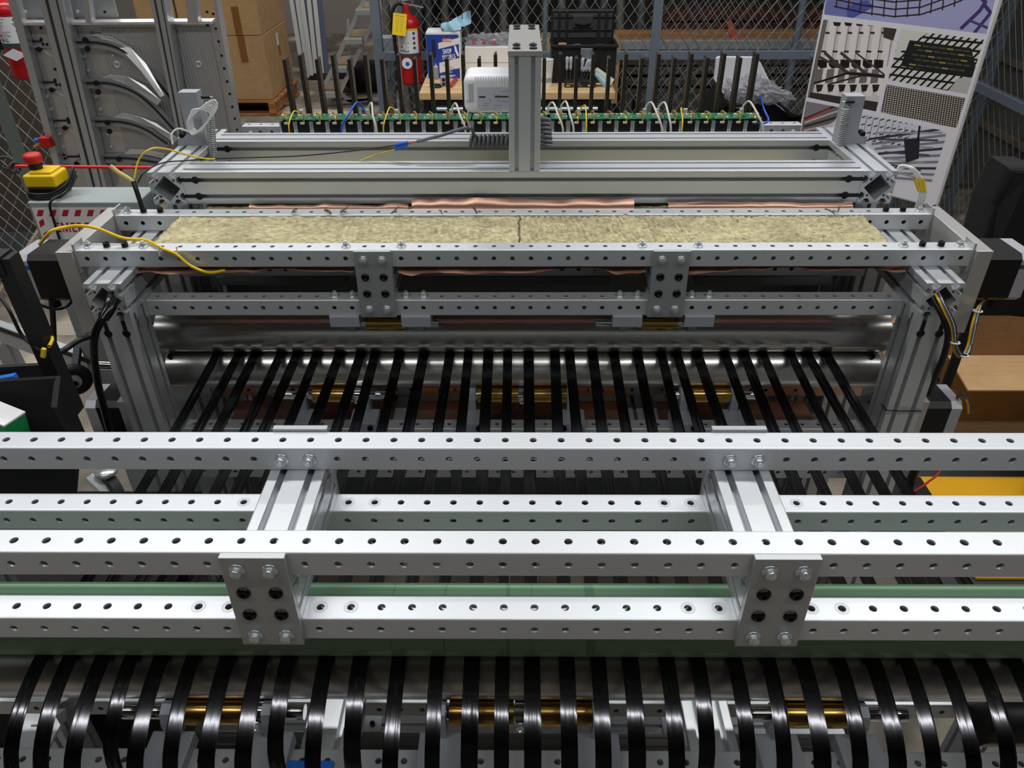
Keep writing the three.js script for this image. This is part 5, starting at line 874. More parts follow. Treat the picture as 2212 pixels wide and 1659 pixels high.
// ---------------------------------------------------------------- bin bag, foam and poster stand
{
  const p = onZ(1630, 240, -3.55), R = 0.23, t = thing('bin_bag', 'bin lined with a shiny black plastic bag beside the poster stand', 'bin', [p.x, 0, -3.62]);
  const g = lathe([[R * .8, 0.02], [R * .92, .4], [R, .84], [R * 1.04, .88], [R * 1.02, .9], [R * .95, .885], [R * .9, .7], [0, .68]], 48), q = g.attributes.position;
  for (let i = 0; i < q.count; i++) { const x = q.getX(i), y = q.getY(i), z = q.getZ(i), a = Math.atan2(z, x), k = 1 + .05 * (fbm(a * 4 + 30, y * 9 + 30, 4096, 91, 3) - .5) * 2; q.setXYZ(i, x * k, y + .02 * Math.sin(a * 5), z * k); } g.computeVertexNormals();
  part(t, 'bag', g, M.blackGloss); M.blackGloss.side = THREE.DoubleSide;
  part(t, 'bin_lid', cyl(.11, .02, 0, 0, 0, 30), M.black, [-.17, .93, -.02], [.2, 0, 1.1]);
  const F = frameOn([0, 0, -3.6], [1, 0, 0], [0, 1, 0]);
  const fo = thing('foam_sheet', 'white foam sheet standing in the black bin bag', 'foam'); part(fo, 'sheet', poly(F, [[1546, 124], [1552, 121], [1628, 122], [1640, 132], [1668, 190], [1650, 215], [1560, 200], [1541, 170]], .025), std(0xdfe0e6, .8)); 
  solo('blue_tape_piece', 'bright blue piece of tape on the foam in the bin bag', 'tape', poly(F, [[1574, 190], [1588, 180], [1596, 200], [1582, 204]], .002, .027), M.blue);
  const cpk = thing('clear_plastic', 'crumpled clear plastic sheeting spilling from the bin bag', 'plastic'); [[1605, 190, .2, .12], [1640, 196, .2, .1], [1672, 204, .18, .06]].forEach(([u, v, w, h], i) => { const s = onZ(u, v, -3.52); part(cpk, 'film_fold', crumple(w, h, .14, s.x, s.y, -3.5, 4 + i), film); });

  // poster
  const L = V(1.0766, 1.4012, -3.0), Rr = V(1.4492, 1.4012, -2.6126), ex = Rr.clone().sub(L), F2 = frameOn(L, ex.toArray(), [0, 1, 0]);
  const c1 = F2.pt(1785, 0), x0 = F2.pt(1737, 250)[0] - .004, x1 = F2.pt(2158, 0)[0] + .002, yt = 0.5, yb = F2.pt(2022, 447)[1], W = 1000, H = Math.round(W * (yt - yb) / (x1 - x0));
  const tex = canvasTex(W, H, g => {
    const X = (u, v) => { const [a, b] = F2.pt(u, v); return [(a - x0) / (x1 - x0) * W, (yt - b) / (yt - yb) * H]; };
    const pg = (pts, c) => { g.fillStyle = c; g.beginPath(); pts.forEach((p, i) => { const [a, b] = X(...p); i ? g.lineTo(a, b) : g.moveTo(a, b); }); g.closePath(); g.fill(); };
    const ln = (pts, c, w) => { g.strokeStyle = c; g.lineWidth = w * W / 400; g.beginPath(); pts.forEach((p, i) => { const [a, b] = X(...p); i ? g.lineTo(a, b) : g.moveTo(a, b); }); g.stroke(); };
    const K = (L) => L.map(([x, y]) => [1700 + x / 4.32, y / 4.32]);
    const clip = (pts, fn) => { g.save(); g.beginPath(); pts.forEach((p, i) => { const [a, b] = X(...p); i ? g.lineTo(a, b) : g.moveTo(a, b); }); g.closePath(); g.clip(); fn(); g.restore(); };
    g.fillStyle = '#f3f1f9'; g.fillRect(0, 0, W, H);
    // top picture: lattice curve on lavender
    const T1 = K([[370, -700], [2120, -700], [1860, 318], [348, 135]]);
    clip(T1, () => { pg(T1, '#b2b5e4'); pg(K([[370, 0], [800, 0], [520, 180], [340, 140]]), '#7f83c4'); pg(K([[560, 60], [740, 0], [820, 60], [560, 200]]), '#5560b4');
      for (let i = 0; i < 3; i++) { const o = i * 68; ln(K([[440, 60 - o], [700, 115 - o], [1000, 155 - o], [1250, 135 - o], [1480, 60 - o * 1.1], [1640, 0 - o]]), '#2c1712', 3); }
      for (let i = 0; i < 11; i++) { const x = 460 + i * 110; ln(K([[x + 20, -100], [x, 60 + 105 * Math.sin(i / 10 * 3.1)]]), '#31201c', 3); }
      ln(K([[1620, 270], [1800, 100], [1850, 20], [1780, -60]]), '#4a3a72', 8); ln(K([[1730, 330], [1900, 120], [1830, 30]]), '#4a3a72', 7); ln(K([[1700, 190], [1920, 280]]), '#554585', 5); });
    // machine picture, left
    const T2 = K([[340, 182], [1025, 270], [830, 1040], [190, 908]]);
    clip(T2, () => { pg(T2, '#e2dcd8'); pg(K([[340, 182], [380, 187], [230, 920], [190, 908]]), '#77726f'); for (let i = 0; i < 6; i++) { const x = 400 + i * 105; pg(K([[x, 190], [x + 62, 200], [x - 30, 900], [x - 95, 890]]), '#f8f2ef'); ln(K([[x + 78, 210], [x + 10, 620]]), '#2a2828', 1); pg(K([[x + 30, 205], [x + 110, 212], [x + 90, 245], [x + 40, 240]]), '#232122'); pg(K([[x - 40, 295], [x, 300], [x - 5, 320], [x - 45, 315]]), '#3a3636'); pg(K([[x - 75, 470], [x - 30, 475], [x - 38, 492], [x - 82, 488]]), '#2b2828'); pg(K([[x - 110, 555], [x - 25, 560], [x - 30, 630], [x - 85, 640], [x - 115, 610]]), '#191818'); pg(K([[x - 130, 650], [x - 60, 640], [x - 80, 770], [x - 150, 780]]), '#7d7774'); pg(K([[x - 130, 790], [x - 60, 790], [x - 80, 850], [x - 120, 860]]), '#262424'); }
      pg(K([[900, 250], [1025, 270], [990, 380], [900, 350]]), '#3f3d3c'); for (const [a, b, c] of [[[350, 490], [560, 680], 8], [[500, 490], [740, 690], 7], [[640, 490], [900, 690], 4], [[300, 530], [600, 690], 6]]) ln(K([a, b, [910, 715]]), '#4a4340', c); ln(K([[250, 780], [560, 685], [910, 710]]), '#171313', 5); ln(K([[380, 790], [700, 705], [910, 715]]), '#2a2424', 4); pg(K([[220, 860], [900, 960], [850, 1050], [200, 920]]), '#39343a'); });
    // woven mat picture, right
    const T3 = K([[1062, 275], [1836, 370], [1680, 878], [945, 745]]);
    clip(T3, () => { pg(T3, '#e8e7df'); for (let i = 0; i < 16; i++) { ln(K([[1330 + i * 75 - 20, 300], [1330 + i * 75 - 640, 900]]), '#15161a', 4.5); } for (let i = 0; i < 9; i++) ln(K([[1000 - i * 30, 320 + i * 72], [1900 - i * 30, 410 + i * 78]]), '#15161a', 4.5); pg(K([[1062, 275], [1320, 305], [1130, 420], [1000, 540]]), '#e8e7df'); pg(K([[1600, 730], [1730, 720], [1680, 880], [1500, 850]]), '#c9c8c4');
      pg(K([[1145, 375], [1720, 450], [1760, 620], [1730, 720], [1060, 615], [1100, 500]]), '#1d1f20'); for (let i = 0; i < 7; i++) for (let j = 0; j < 5; j++) { const x = 1190 + i * 76 + (j % 2) * 38 - j * 12, y = 412 + j * 45 + i * 9; pg(K([[x, y], [x + 62, y + 8], [x + 58, y + 22], [x - 4, y + 14]]), (i * 3 + j) % 4 ? '#5b5642' : '#b59a4c'); } });
    // fine mesh picture
    const T4 = K([[930, 790], [1665, 915], [1580, 1195], [870, 1045]]);
    clip(T4, () => { pg(T4, '#f4eee2'); for (let i = 0; i < 32; i++) ln(K([[930 + i * 24, 785], [865 + i * 24, 1200]]), '#2b2420', 2.2); for (let i = 0; i < 22; i++) ln(K([[860, 780 + i * 19], [1700, 920 + i * 19]]), '#2f2622', 2.2); });
    // lower pictures
    const T5 = K([[180, 945], [505, 1005], [380, 1270], [130, 1240]]);
    clip(T5, () => { pg(T5, '#7a6f72'); pg(K([[180, 945], [420, 990], [160, 1120]]), '#8d8690'); for (let i = 0; i < 5; i++) ln(K([[160, 1110 + i * 36], [520, 960 + i * 60]]), i % 2 ? '#c8c4b8' : '#2d2a2a', 5); ln(K([[140, 1135], [400, 1015]]), '#c8453a', 4); pg(K([[330, 1200], [520, 1080], [520, 1280], [330, 1280]]), '#d8dae2'); for (let i = 0; i < 8; i++) { ln(K([[330 + i * 25, 1280], [520 + i * 12, 1090]]), '#555', 1); } });
    const T6 = K([[660, 1050], [1500, 1230], [1350, 1700], [600, 1700]]);
    clip(T6, () => { pg(T6, '#e4e5f2'); for (let i = 0; i < 9; i++) { ln(K([[690 + i * 60, 1060 + i * 18], [640 + i * 60, 1320]]), '#3b3d4a', 1.2); for (let j = 0; j < 4; j++) pg(K([[700 + i * 58 - j * 6, 1090 + i * 8 + j * 70], [735 + i * 58 - j * 6, 1080 + i * 8 + j * 70], [732 + i * 58 - j * 6, 1092 + i * 8 + j * 70], [698 + i * 58 - j * 6, 1102 + i * 8 + j * 70]]), '#2e2f3a'); }
      for (let i = 0; i < 9; i++) ln(K([[760 + i * 30, 1300 + i * 45], [1480, 1200 + i * 62]]), i % 3 ? '#8a8794' : '#3f3c46', 6); for (let i = 0; i < 7; i++) ln(K([[1450 - i * 40, 1240 + i * 70], [820 + i * 30, 1240 + i * 60]]), i % 2 ? '#55525e' : '#a9a8b4', 5); pg(K([[1090, 1300], [1240, 1290], [1230, 1480], [1110, 1520]]), '#2a2930'); ln(K([[1240, 1170], [1220, 1320]]), '#17171c', 5); });
    pg([[1960, 455], [2030, 440], [2022, 447], [1965, 462]], '#3a4fa8');
  });
  const w = x1 - x0, h = yt - yb, ps = thing('poster_stand', 'white framed photo poster on a thin board with machine and woven lattice pictures', 'poster', [0, 0, 0]);
  const m4 = F2.m.clone(), g1 = rb(w + .01, h + .01, .012, .002, (x0 + x1) / 2, (yt + yb) / 2, -.0075).applyMatrix4(m4), g2 = new THREE.PlaneGeometry(w, h).translate((x0 + x1) / 2, (yt + yb) / 2, .0).applyMatrix4(m4);
  part(ps, 'board', g1, M.white); part(ps, 'print', g2, std(0xffffff, .45, 0, { map: tex }), null, null, 'printed photo collage');
  part(ps, 'stand_pole', mg([bx(.03, 1.9, .02, (x0 + x1) / 2, 1.9 / 2 - 1.4012, -.03)]).applyMatrix4(m4), M.darkGrey);
  part(ps, 'stand_foot', mg([bx(w, .05, .3, (x0 + x1) / 2, .025 - 1.4012, -.03)]).applyMatrix4(m4), M.darkGrey);
}

// ---------------------------------------------------------------- cartons on a pallet, ladders, rolling stair
{
  const zf = -7.0, A = (u, v) => onZ(u, v, zf);
  const right = A(566, 77).x, w = 0.33, d = 0.8, yb = .14;
  const h1 = A(566, 77).y - yb, h2 = .62;
  const pal = thing('pallet', 'wooden pallet under the stacked cartons', 'pallet', [right - .62, 0, zf - d / 2]);
  for (let k = 0; k < 5; k++) part(pal, 'deck_board', metreUV(rb(1.3, .022, .13, .003, 0, .125, -d / 2 + .07 + k * .165), .6), M.pine);
  for (const x of [-.6, 0, .6]) part(pal, 'stringer', metreUV(rb(.06, .09, d, .003, x, .07, 0), .6), M.pine);
  for (let k = 0; k < 3; k++) part(pal, 'bottom_board', metreUV(rb(1.3, .02, .12, .003, 0, .012, -d / 2 + .07 + k * .33), .6), M.pine);
  const box = (x, y, ww, h, label, tape) => { const t = thing('carton', label, 'carton', [x, y, zf - d / 2]); part(t, 'carton_body', metreUV(rb(ww, h, d - .02, .004, 0, h / 2, 0), .5), M.card); if (tape) part(t, 'tape_strip', bx(.06, h * tape[1], .002, tape[0], h * tape[2], d / 2 - .009), M.tape, null, null, 'brown packing tape'); part(t, 'side_tape', bx(.002, h * .3, .05, ww / 2 + .001, h * .7, -.05), M.tape); return t; };
  box(right - w / 2, yb, w - .006, h1 - .004, 'lower tan carton nearest the ladder on the pallet', [-.02, .4, .8]); box(right - w / 2 - .006, yb + h1, w - .006, h2, 'upper tan carton nearest the ladder on the pallet', [-.02, .35, .18]);
  box(right - w * 1.5 - .012, yb, w - .006, h1 - .004, 'lower tan carton behind the slotted metal panel on the pallet'); box(right - w * 1.5 - .018, yb + h1, w - .006, h2, 'upper tan carton behind the slotted metal panel on the pallet');
  box(right - w * 2.5 - .03, yb, w - .006, h1 - .004, 'lower tan carton at the far end of the pallet'); box(right - w * 2.5 - .03, yb + h1, w - .006, h2 - .02, 'upper tan carton at the far end of the pallet');
  const lb = onZ(595, 72, zf - .4); solo('carton_label', 'small white label on the side of the lower tan carton', 'label', bx(.002, .1, .06, right + .002, A(566, 77).y - .1, zf - .42), M.white);
  // ladder rails
  const tops = [[629, 0], [642, 0], [652, 0], [667, 0], [680, 0]], bots = [[656, 165], [667, 170], [675, 165], [684, 160], [696, 160]];
  const lt = thing('ladder', 'aluminium and blue ladder leaning beside the stacked cartons', 'ladder');
  tops.forEach(([u, v], i) => { const a = onZ(...bots[i], -8.4), b = onZ(u, v, -8.75), dir = b.clone().sub(a); b.addScaledVector(dir, .8); part(lt, 'rail', bar(a, b, .042, .03), std(0x8c8a86, .5, .4)); part(lt, 'rail_web', bar(a.clone().add(V(.045, 0, -.02)), b.clone().add(V(.045, 0, -.02)), .05, .02), M.ladderBlue); });
  part(lt, 'foot', mg(bots.map(([u, v]) => { const a = onZ(u, v + 4, -8.4); return rb(.05, .06, .05, .005, a.x, a.y, a.z); })), M.black);
  const cf = frameOn([0, 0, -8.65], [1, 0, 0], [0, 1, 0]); solo('tan_card', 'tan cardboard piece leaning at the foot of the ladder', 'card', poly(cf, [[686, 112], [701, 113], [706, 160], [694, 159]], .01), M.card);
  // rolling stair
  const rs = thing('rolling_stair', 'grey steel rolling stair with four treads beyond the mesh fence', 'stair', [0, 0, 0]);
  const S = (u, v, z = -7.4) => onZ(u, v, z);
  const tr = [[797, 808, 19], [760, 785, 79], [726, 748, 139], [700, 720, 194]];
  for (const z of [-7.3, -7.7]) { part(rs, 'side_rail', bar(S(800, -30, z), S(695, 200, z), .025, .035), M.aluDull); part(rs, 'side_rail', bar(S(842, -30, z), S(733, 203, z), .025, .035), M.aluDull); }
  for (const [u0, u1, v] of [[775, 815, 18], [750, 785, 80], [724, 752, 140], [698, 728, 194]]) { const a = S(u0, v), b = S(u1 + 4, v); part(rs, 'tread', rb(b.x - a.x, .035, .5, .004, (a.x + b.x) / 2, a.y, -7.5), std(0x8a7c66, .8)); part(rs, 'tread_nose', rb(b.x - a.x, .045, .02, .003, (a.x + b.x) / 2, a.y - .01, -7.24), M.greyCabinet); }
  for (const [a, b, w] of [[S(698, 225), S(800, 212), .03], [S(733, 200), S(756, 218), .03], [S(756, 218), S(830, 212), .03], [S(752, 42), S(755, 120), .02]]) part(rs, 'base_tube', bar(a, b, w), M.aluDull);
  part(rs, 'rear_leg', mg([bar([S(806, 0).x, 0, -7.4], [S(806, 0).x + .1, 1.2, -7.5], .03)]), M.aluDull);
  solo('dark_tarp', 'dark bundled tarp under the rolling stair', 'tarp', (() => { const g = new THREE.SphereGeometry(.3, 20, 12).scale(1.1, .45, .8), p = S(800, 190, -7.9); return g.translate(p.x, .14, -7.95); })(), M.blackMatte);
}

// ---------------------------------------------------------------- open carton, yellow mat, covered chair at the poster side
{
  const rimY = .44, a = onY(2047, 769, rimY), x0 = a.x, x1 = a.x + .55, zf = a.z, zb = zf - .34, t = thing('open_carton', 'open cardboard box with folded out flaps beside the steel roller stand', 'carton', [0, 0, 0]);
  const th = .006, W = x1 - x0, xm = (x0 + x1) / 2, y0 = .08;
  part(t, 'wall', metreUV(bx(W, rimY - y0, th, xm, (rimY + y0) / 2, zf), .5), M.card); part(t, 'wall', metreUV(bx(W, rimY - y0, th, xm, (rimY + y0) / 2, zb), .5), M.card);
  part(t, 'wall', metreUV(bx(th, rimY - y0, zf - zb, x0, (rimY + y0) / 2, (zf + zb) / 2), .5), M.card); part(t, 'wall', metreUV(bx(th, rimY - y0, zf - zb, x1, (rimY + y0) / 2, (zf + zb) / 2), .5), M.card); part(t, 'bottom', metreUV(bx(W, th, zf - zb, xm, y0, (zf + zb) / 2), .5), M.card);
  part(t, 'front_flap', metreUV(bx(W, th, .17, 0, 0, .085), .5), M.cardPale, [xm, rimY, zf], [.18, 0, 0]);
  part(t, 'back_flap', metreUV(bx(W, .2, th, 0, .1, 0), .5), M.card, [xm, rimY, zb], [-.5, 0, 0]);
  part(t, 'side_flap', metreUV(bx(.16, th, zf - zb, -.08, 0, 0), .5), M.card, [x0, rimY, (zf + zb) / 2], [0, 0, .9]);
  solo('dark_platform', 'low dark grey platform under the open cardboard box', 'platform', rb(.98, .07, .95, .004, 1.7, .035, -2.05), M.darkGrey);
  const ym = [onY(1960, 1075, .01), onY(1975, 1015, .01)], ymat = solo('yellow_mat', 'bright yellow mat on the floor beside the machine', 'mat', rb(.76, .012, .46, .004, 0, 0, 0), M.yellowMat, [1.355 + .38, .0765, -1.84]);
  const cw = onY(2190, 1045, .1); solo('navy_bucket', 'dark navy bucket standing on the yellow mat', 'bucket', lathe([[0, 0], [.1, 0], [.12, .2], [.125, .2], [.125, .21], [.115, .21], [.097, .01], [0, .01]], 36), std(0x14182a, .6), [1.80, .083, -1.94]);
  // black cover over a chair
  const FC = frameOn([0, 0, -2.0], [1, 0, 0], [0, 1, 0]), outl = [[2163, 360], [2185, 356], [2235, 372], [2262, 470], [2262, 655], [2165, 652], [2098, 640], [2078, 575], [2096, 500], [2130, 425]].map(p => new THREE.Vector2(...FC.pt(...p)));
  const cg = new THREE.ExtrudeGeometry(new THREE.Shape(outl), { depth: .06, bevelEnabled: true, bevelSize: .02, bevelThickness: .03, bevelSegments: 5, curveSegments: 8, steps: 4 });
  { const q = cg.attributes.position; for (let i = 0; i < q.count; i++) q.setZ(i, q.getZ(i) + .03 * Math.sin(q.getX(i) * 26 + q.getY(i) * 9)); cg.computeVertexNormals(); }
  solo('black_cover', 'soft black fabric cover hanging on a stand beside the upper motor', 'cover', cg.applyMatrix4(FC.m), M.blackMatte);
  const cp = onZ(2190, 470, -2.0), ch = thing('cover_stand', 'thin dark stand holding up the black fabric cover', 'stand', [1.3, .07, -1.98]); part(ch, 'pole', cyl(.014, 1.05, 0, .525, 0), M.black); part(ch, 'base', rb(.16, .02, .16, .004, 0, .01, 0), M.black);
  const wires = ['#d9b21c', '#a82a2a', '#1f6a3c', '#2a3f94', '#d6d6d2', '#181818'].map(c => std(c, .5));
  const wb = thing('colour_wire_bundle', 'bundle of coloured wires looping out of the slotted side rail to the upper motor', 'wire');
  const mid = [onZ(2070, 762, -1.37), onZ(2086, 772, -1.38)];
  wires.forEach((m, i) => { const o = i * 3 - 7; part(wb, 'wire', cable([onZ(2018 + i * 2, 632, -1.40), onZ(2035 + o * .6, 655, -1.375), onZ(2056 + o * .7, 700, -1.36), onZ(2062 + o * .5, 740, -1.36), onZ(2072 + o, 765, -1.37), onZ(2085 + o, 770 - i, -1.38), onZ(2094 + o * .5, 745, -1.40), onZ(2104 + o * .6, 700, -1.42), onZ(2115 + o * .4, 665, -1.45), onZ(2130, 648, -1.5)], .0026, 44, 6), m); });
  for (const [u, v, z] of [[2063, 740, -1.355], [2082, 768, -1.372], [2112, 672, -1.44]]) part(wb, 'cable_tie', new THREE.TorusGeometry(.0085, .0018, 6, 14).rotateX(1.4), M.white, onZ(u, v, z).toArray());
  solo('black_cable', 'thick black cable running down the column beside the coloured wires', 'cable', cable([onZ(2012, 640, -1.40), onZ(2035, 680, -1.37), onZ(2048, 720, -1.36), onZ(2040, 765, -1.37), onZ(2022, 810, -1.39), onZ(2008, 850, -1.42)], .0065, 34, 8), M.blackCable);
  solo('tie_wire', 'thin black tie wire wrapped round the column beside the lower motor', 'wire', cable([onZ(1884, 848, -1.47), onZ(1893, 857, -1.465), onZ(1914, 886, -1.388), onZ(1940, 887, -1.388), onZ(1990, 888, -1.39)], .0016, 24, 6, 0.1), M.blackCable);
  const lw = thing('motor_lead', 'short coloured lead curling from the lower motor at the yellow mat side', 'wire'); for (let i = 0; i < 4; i++) part(lw, 'wire', cable([onZ(2067, 862 - i * 2, -1.48), onZ(2080, 856 - i, -1.46), onZ(2090 + i, 870, -1.45), onZ(2092 + i, 893, -1.45)], .002, 16, 6), wires[i]);
  solo('red_yellow_lead', 'thin red and yellow lead crossing the yellow mat', 'wire', cable([[XC2 + .95, .8, -1.5], onZ(2035, 1000, -1.5), onZ(2000, 1045, -1.45), onZ(1975, 1060, -1.43), onZ(1955, 1075, -1.42)], .0028, 18, 6), M.redMatte);
}

// ---------------------------------------------------------------- black cart and cables at the emergency stop side
{
  const t = thing('black_cart', 'black metal cart with a deep tray and an upright post, beside the machine', 'cart', [0, 0, 0]);
  const z0 = -1.12, A = (u, v, z = z0) => onZ(u, v, z);
  part(t, 'upright_post', bar(A(12, 552), A(158, 890), .026, .03), M.black); part(t, 'top_arm', bar(A(-60, 566), A(18, 566), .035, .03), M.black);
  const b0 = A(-60, 815, -1.2), b1 = A(172, 932, -1.0);
  part(t, 'tray_wall', bar(A(-60, 822, -1.3), A(125, 812, -1.3), .01, .06), M.black); part(t, 'tray_wall', poly(frameOn([A(175, 930, -1.06).x, .8, -1.06], [0, 0, -1], [0, 1, 0]), [[172, 935], [118, 812], [110, 880], [160, 960]], .01), M.black);
  part(t, 'tray_side', poly(frameOn([0, 0, -1.05], [1, 0, 0], [0, 1, 0]), [[-60, 822], [120, 812], [178, 935], [165, 1085], [-60, 1085]], .008), M.blackMatte);
  part(t, 'tray_floor', bx(.6, .02, .36, A(0, 900, -1.1).x - .13, .62, -1.19), M.blackMatte); part(t, 'lower_box', bx(.5, .42, .36, A(165, 1000, -1.1).x - .28, .38, -1.19), M.blackMatte);
  part(t, 'leg', mg([cyl(.012, .17, A(60, 1000, -1.1).x - .3, .09, -1.0), cyl(.012, .17, A(60, 1000, -1.1).x, .09, -1.3)]), M.black);
  const gb = thing('green_carton', 'small green carton with white print on the black cart', 'carton', A(8, 912, -1.0).toArray()); part(gb, 'carton_body', rb(.056, .044, .04, .002, 0, -.006, 0), M.greenBox, null, [0, -.35, -.15]); part(gb, 'lid', rb(.057, .004, .041, .001, 0, .018, 0), M.white, null, [0, -.35, -.15]);
  const gtx = canvasTex(128, 64, (g, W, H) => { g.fillStyle = '#0f8a4a'; g.fillRect(0, 0, W, H); g.fillStyle = '#fff'; g.font = 'bold 34px sans-serif'; g.fillText('PACH', 14, 44); }); part(gb, 'print', new THREE.PlaneGeometry(.04, .02).translate(0, -.004, .0206).rotateZ(-.15).rotateY(-.35), std(0xffffff, .6, 0, { map: gtx }));
  const bt = A(16, 812, -1.29); solo('blue_tape_strip', 'strip of blue tape on the edge of the black cart tray', 'tape', rb(.05, .012, .014, .002), M.blueTape, [bt.x, bt.y, -1.28], [0, 0, .2]);
  const rl = thing('slotted_guide_rail', 'slim slotted aluminium rail sloping past the black cart', 'rail'); part(rl, 'rail', bar(onZ(-20, 708, -1.75), onZ(232, 800, -1.75), .03, .045), M.aluProfile); part(rl, 'slot', bar(onZ(-20, 703, -1.728), onZ(232, 795, -1.728), .004, .012), M.darkGrey); part(rl, 'stand_leg', mg([bar(onZ(8, 740, -1.76), onZ(44, 812, -1.76), .035)]), M.aluDull);
  solo('steel_bar', 'polished steel bar sticking out beside the front column', 'bar', rod(onZ(205, 788, -1.6), onZ(260, 790, -1.6), .012, 16), M.chrome);
  const cs = thing('caster_wheel', 'black caster wheel with steel fork lying beside the black cart', 'caster', onZ(160, 820, -1.65).toArray()); part(cs, 'mounting_stem', bar([0, 0, 0], [-.02, .05, -.1], .016), M.darkGrey); part(cs, 'tyre', new THREE.TorusGeometry(.03, .014, 12, 28), M.black, null, [0, .5, 0]); part(cs, 'hub', cylZ(.018, .03, 0, 0, 0), M.greyCabinet, null, [0, .5, 0]); part(cs, 'axle', cylZ(.009, .045, 0, 0, 0, 6), M.chrome, null, [0, .5, 0]);
  const c2 = onY(243, 1050, .05), cf = thing('floor_caster', 'floor caster with steel fork seen between the lower tubes at the cart side', 'caster', [c2.x, 0, c2.z]); part(cf, 'wheel', cylX(.05, .03, 0, .05, 0, 32), M.darkGrey, null, [0, .9, 0]); part(cf, 'fork', bar([-.05, .12, .03], [.0, .055, .045], .03, .02), M.zinc); part(cf, 'swivel', lathe([[0, .11], [.035, .11], [.035, .13], [0, .13]], 20), M.zinc);
  solo('light_floor_board', 'pale board edge lying on the floor beyond the motor cable', 'board', bar(onY(0, 640, .02), onY(88, 500, .02), .02, .05), std(0xb9a58a, .8));
  solo('grey_mat', 'dark grey mat on the floor beside the mesh fence', 'mat', rb(1.2, .02, .9, .005, onY(10, 520, 0).x - .35, .01, onY(10, 520, 0).z + .35), M.darkGrey);
  solo('white_floor_stripe', 'worn white stripe painted across the concrete floor', 'stripe', bx(1.5, .003, .12, onY(80, 712, 0).x - .3, .0015, onY(80, 712, 0).z), std(0xa8a296, .8));
  // cables
  solo('yellow_cable', 'yellow cable running over the end plate and along the upper front tube', 'cable', cable([onZ(85, 528, -1.52), onZ(110, 500, -1.5), onY(145, 490, Y0 + .03), onY(180, 488, Y0 + .035), onY(215, 495, Y0 + .03), onY(265, 514, Y0 + .012), onY(310, 518, Y0 + .006), onY(330, 525, Y0 + .006), onZ(350, 537, -1.462), onZ(380, 549, -1.458), onZ(405, 570, -1.456), onZ(430, 583, -1.456), onZ(455, 589, -1.46), onZ(480, 585, -1.475), onZ(500, 580, -1.49)], .0034, 90, 7), M.yellow);
  for (const [u, v, z] of [[343, 538, -1.463], [381, 540, -1.463]]) solo('cable_tie', `white cable tie holding the yellow cable to the tube, ${u < 360 ? 'first' : 'second'} from the end plate`, 'tie', rod(onZ(u, v - 8, z), onZ(u + 2, v + 14, z), .0014, 6), M.white, null, null, 'white cable ties');
  solo('yellow_lead', 'yellow lead hanging from the upper motor down past the black post', 'wire', cable([onZ(66, 635, -1.30), onZ(72, 672, -1.25), onZ(90, 702, -1.2), onZ(106, 720, -1.15), onZ(113, 733, -1.12), onZ(106, 748, -1.1)], .003, 30, 7), M.yellow);
  solo('yellow_cable_clip', 'yellow label clip on the black post', 'clip', rb(.007, .018, .006, .001), M.yellow, onZ(94, 762, -1.085).toArray(), [0, 0, -.4]);
  solo('braided_cable', 'black braided cable hanging straight down from the upper motor', 'cable', cable([onZ(111, 645, -1.5), onZ(114, 680, -1.5), onZ(116, 720, -1.5), onZ(117, 760, -1.5)], .0062, 20, 8), std(0x1c1b1d, .6));
  solo('black_cable', 'black cable curving from the upper motor across the floor gap to the cart', 'cable', cable([onZ(160, 640, -1.5), onZ(148, 660, -1.5), onZ(125, 668, -1.48), onZ(90, 660, -1.4), onZ(50, 635, -1.3), onZ(5, 605, -1.2)], .003, 36, 7), M.blackCable);
  solo('black_cable', 'black cable drooping from the cart arm to the tray', 'cable', cable([onZ(-4, 635, -1.15), onZ(20, 670, -1.13), onZ(45, 720, -1.12), onZ(70, 745, -1.11), onZ(95, 760, -1.1)], .003, 26, 7), M.blackCable);
  const hc = thing('taped_cable_harness', 'thick black taped cable harness coming out of the open rail end and down the column', 'cable');
  part(hc, 'harness', cable([onZ(238, 632, -1.40), onZ(235, 655, -1.365), onZ(220, 690, -1.34), onZ(206, 720, -1.33), onZ(203, 760, -1.33), onZ(210, 820, -1.34), onZ(222, 870, -1.35), onZ(240, 940, -1.36)], .0078, 44, 9), M.blackGloss);
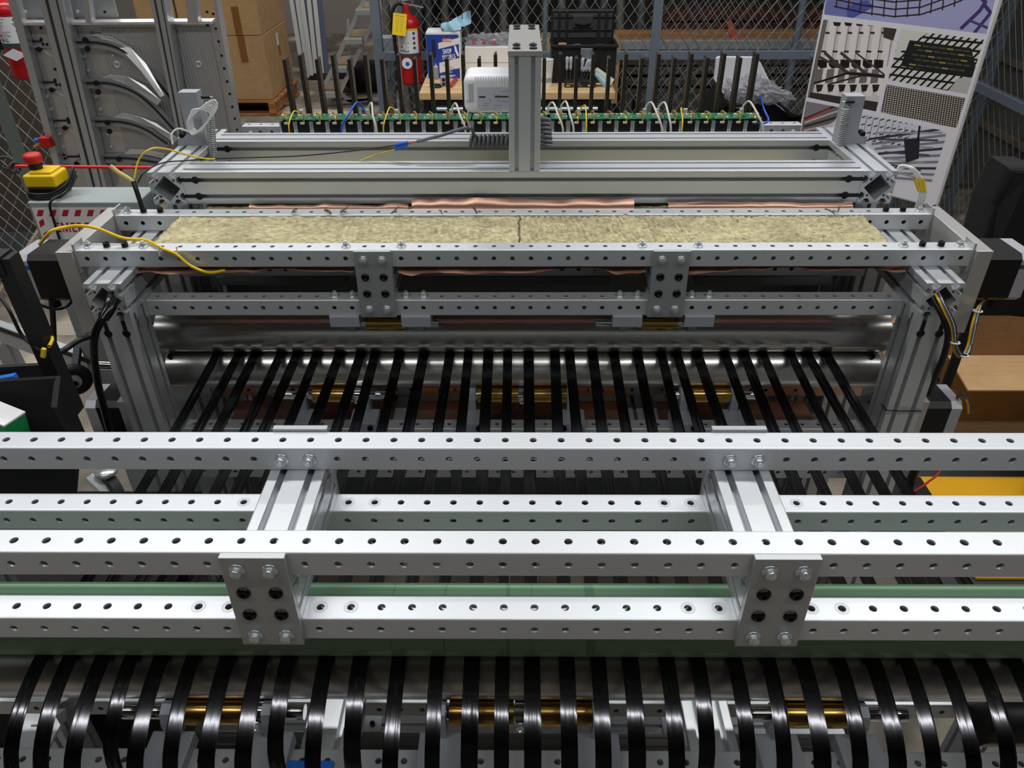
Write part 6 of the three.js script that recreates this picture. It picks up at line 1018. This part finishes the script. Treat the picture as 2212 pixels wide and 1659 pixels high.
  part(hc, 'harness_branch', cable([onZ(222, 685, -1.34), onZ(200, 722, -1.33), onZ(170, 735, -1.3), onZ(145, 752, -1.28), onZ(122, 766, -1.25)], .0055, 24, 8), M.blackCable);
  part(hc, 'heat_shrink', cable([onZ(250, 645, -1.37), onZ(240, 668, -1.35), onZ(225, 690, -1.335)], .0085, 12, 8), M.blackGloss);
  const FH = frameOn([0, .69, 0], [1, 0, 0], [0, 0, -1]);
  const cpl = thing('corner_plate', 'white metal corner plate with a round bolt head under the first strips', 'plate'); part(cpl, 'plate_body', poly(FH, [[42, 1546], [118, 1546], [133, 1570], [106, 1622], [28, 1622]], .006), M.alu); part(cpl, 'bolt_head', new THREE.TorusGeometry(.006, .0015, 8, 20).rotateX(Math.PI / 2), M.zinc, (() => { const q = onY(100, 1572, .697); return q.toArray(); })());
  part(cpl, 'plate_stem', bar([onY(80, 1580, .69).x, .69, onY(80, 1580, .69).z], [onY(80, 1580, .69).x, .62, Z1F - DZ - .01], .02), M.aluDull);
  for (const [u, w] of [[800, 'stop cabinet side'], [1455, 'yellow mat side']]) { const q = onY(u, 1600, .0762), cl = thing('angle_clip', `small white angle clip on the floor beam under the strips, ${w}`, 'bracket', [q.x, .0762, -1.135]); part(cl, 'foot', rb(.045, .006, .05, .001, 0, .003, 0), M.alu); part(cl, 'web', rb(.045, .05, .006, .001, 0, .028, -.02), M.alu); part(cl, 'screw', gCap, M.blackScrew, [0, .006, .008]); }
  const bm = onZ(2165, 1590, -.75); const kd = thing('black_side_motor', 'black faceted motor below the last strips at the yellow mat side', 'motor', [bm.x, bm.y - .02, -.80]); part(kd, 'motor_body', cylX(.05, .09, .03, 0, 0, 8), M.motorBlack); part(kd, 'shaft', cylX(.012, .16, .1, 0, 0, 16), M.chrome);
  solo('blue_tape_piece', 'blue tape on the lower tube beside the curling strip', 'tape', rb(.07, .004, .02, .001), M.blueTape, [onY(670, 1655, YL1).x, YL1 + .004, Z1F - .006]);
}
renderer.render(scene, camera);
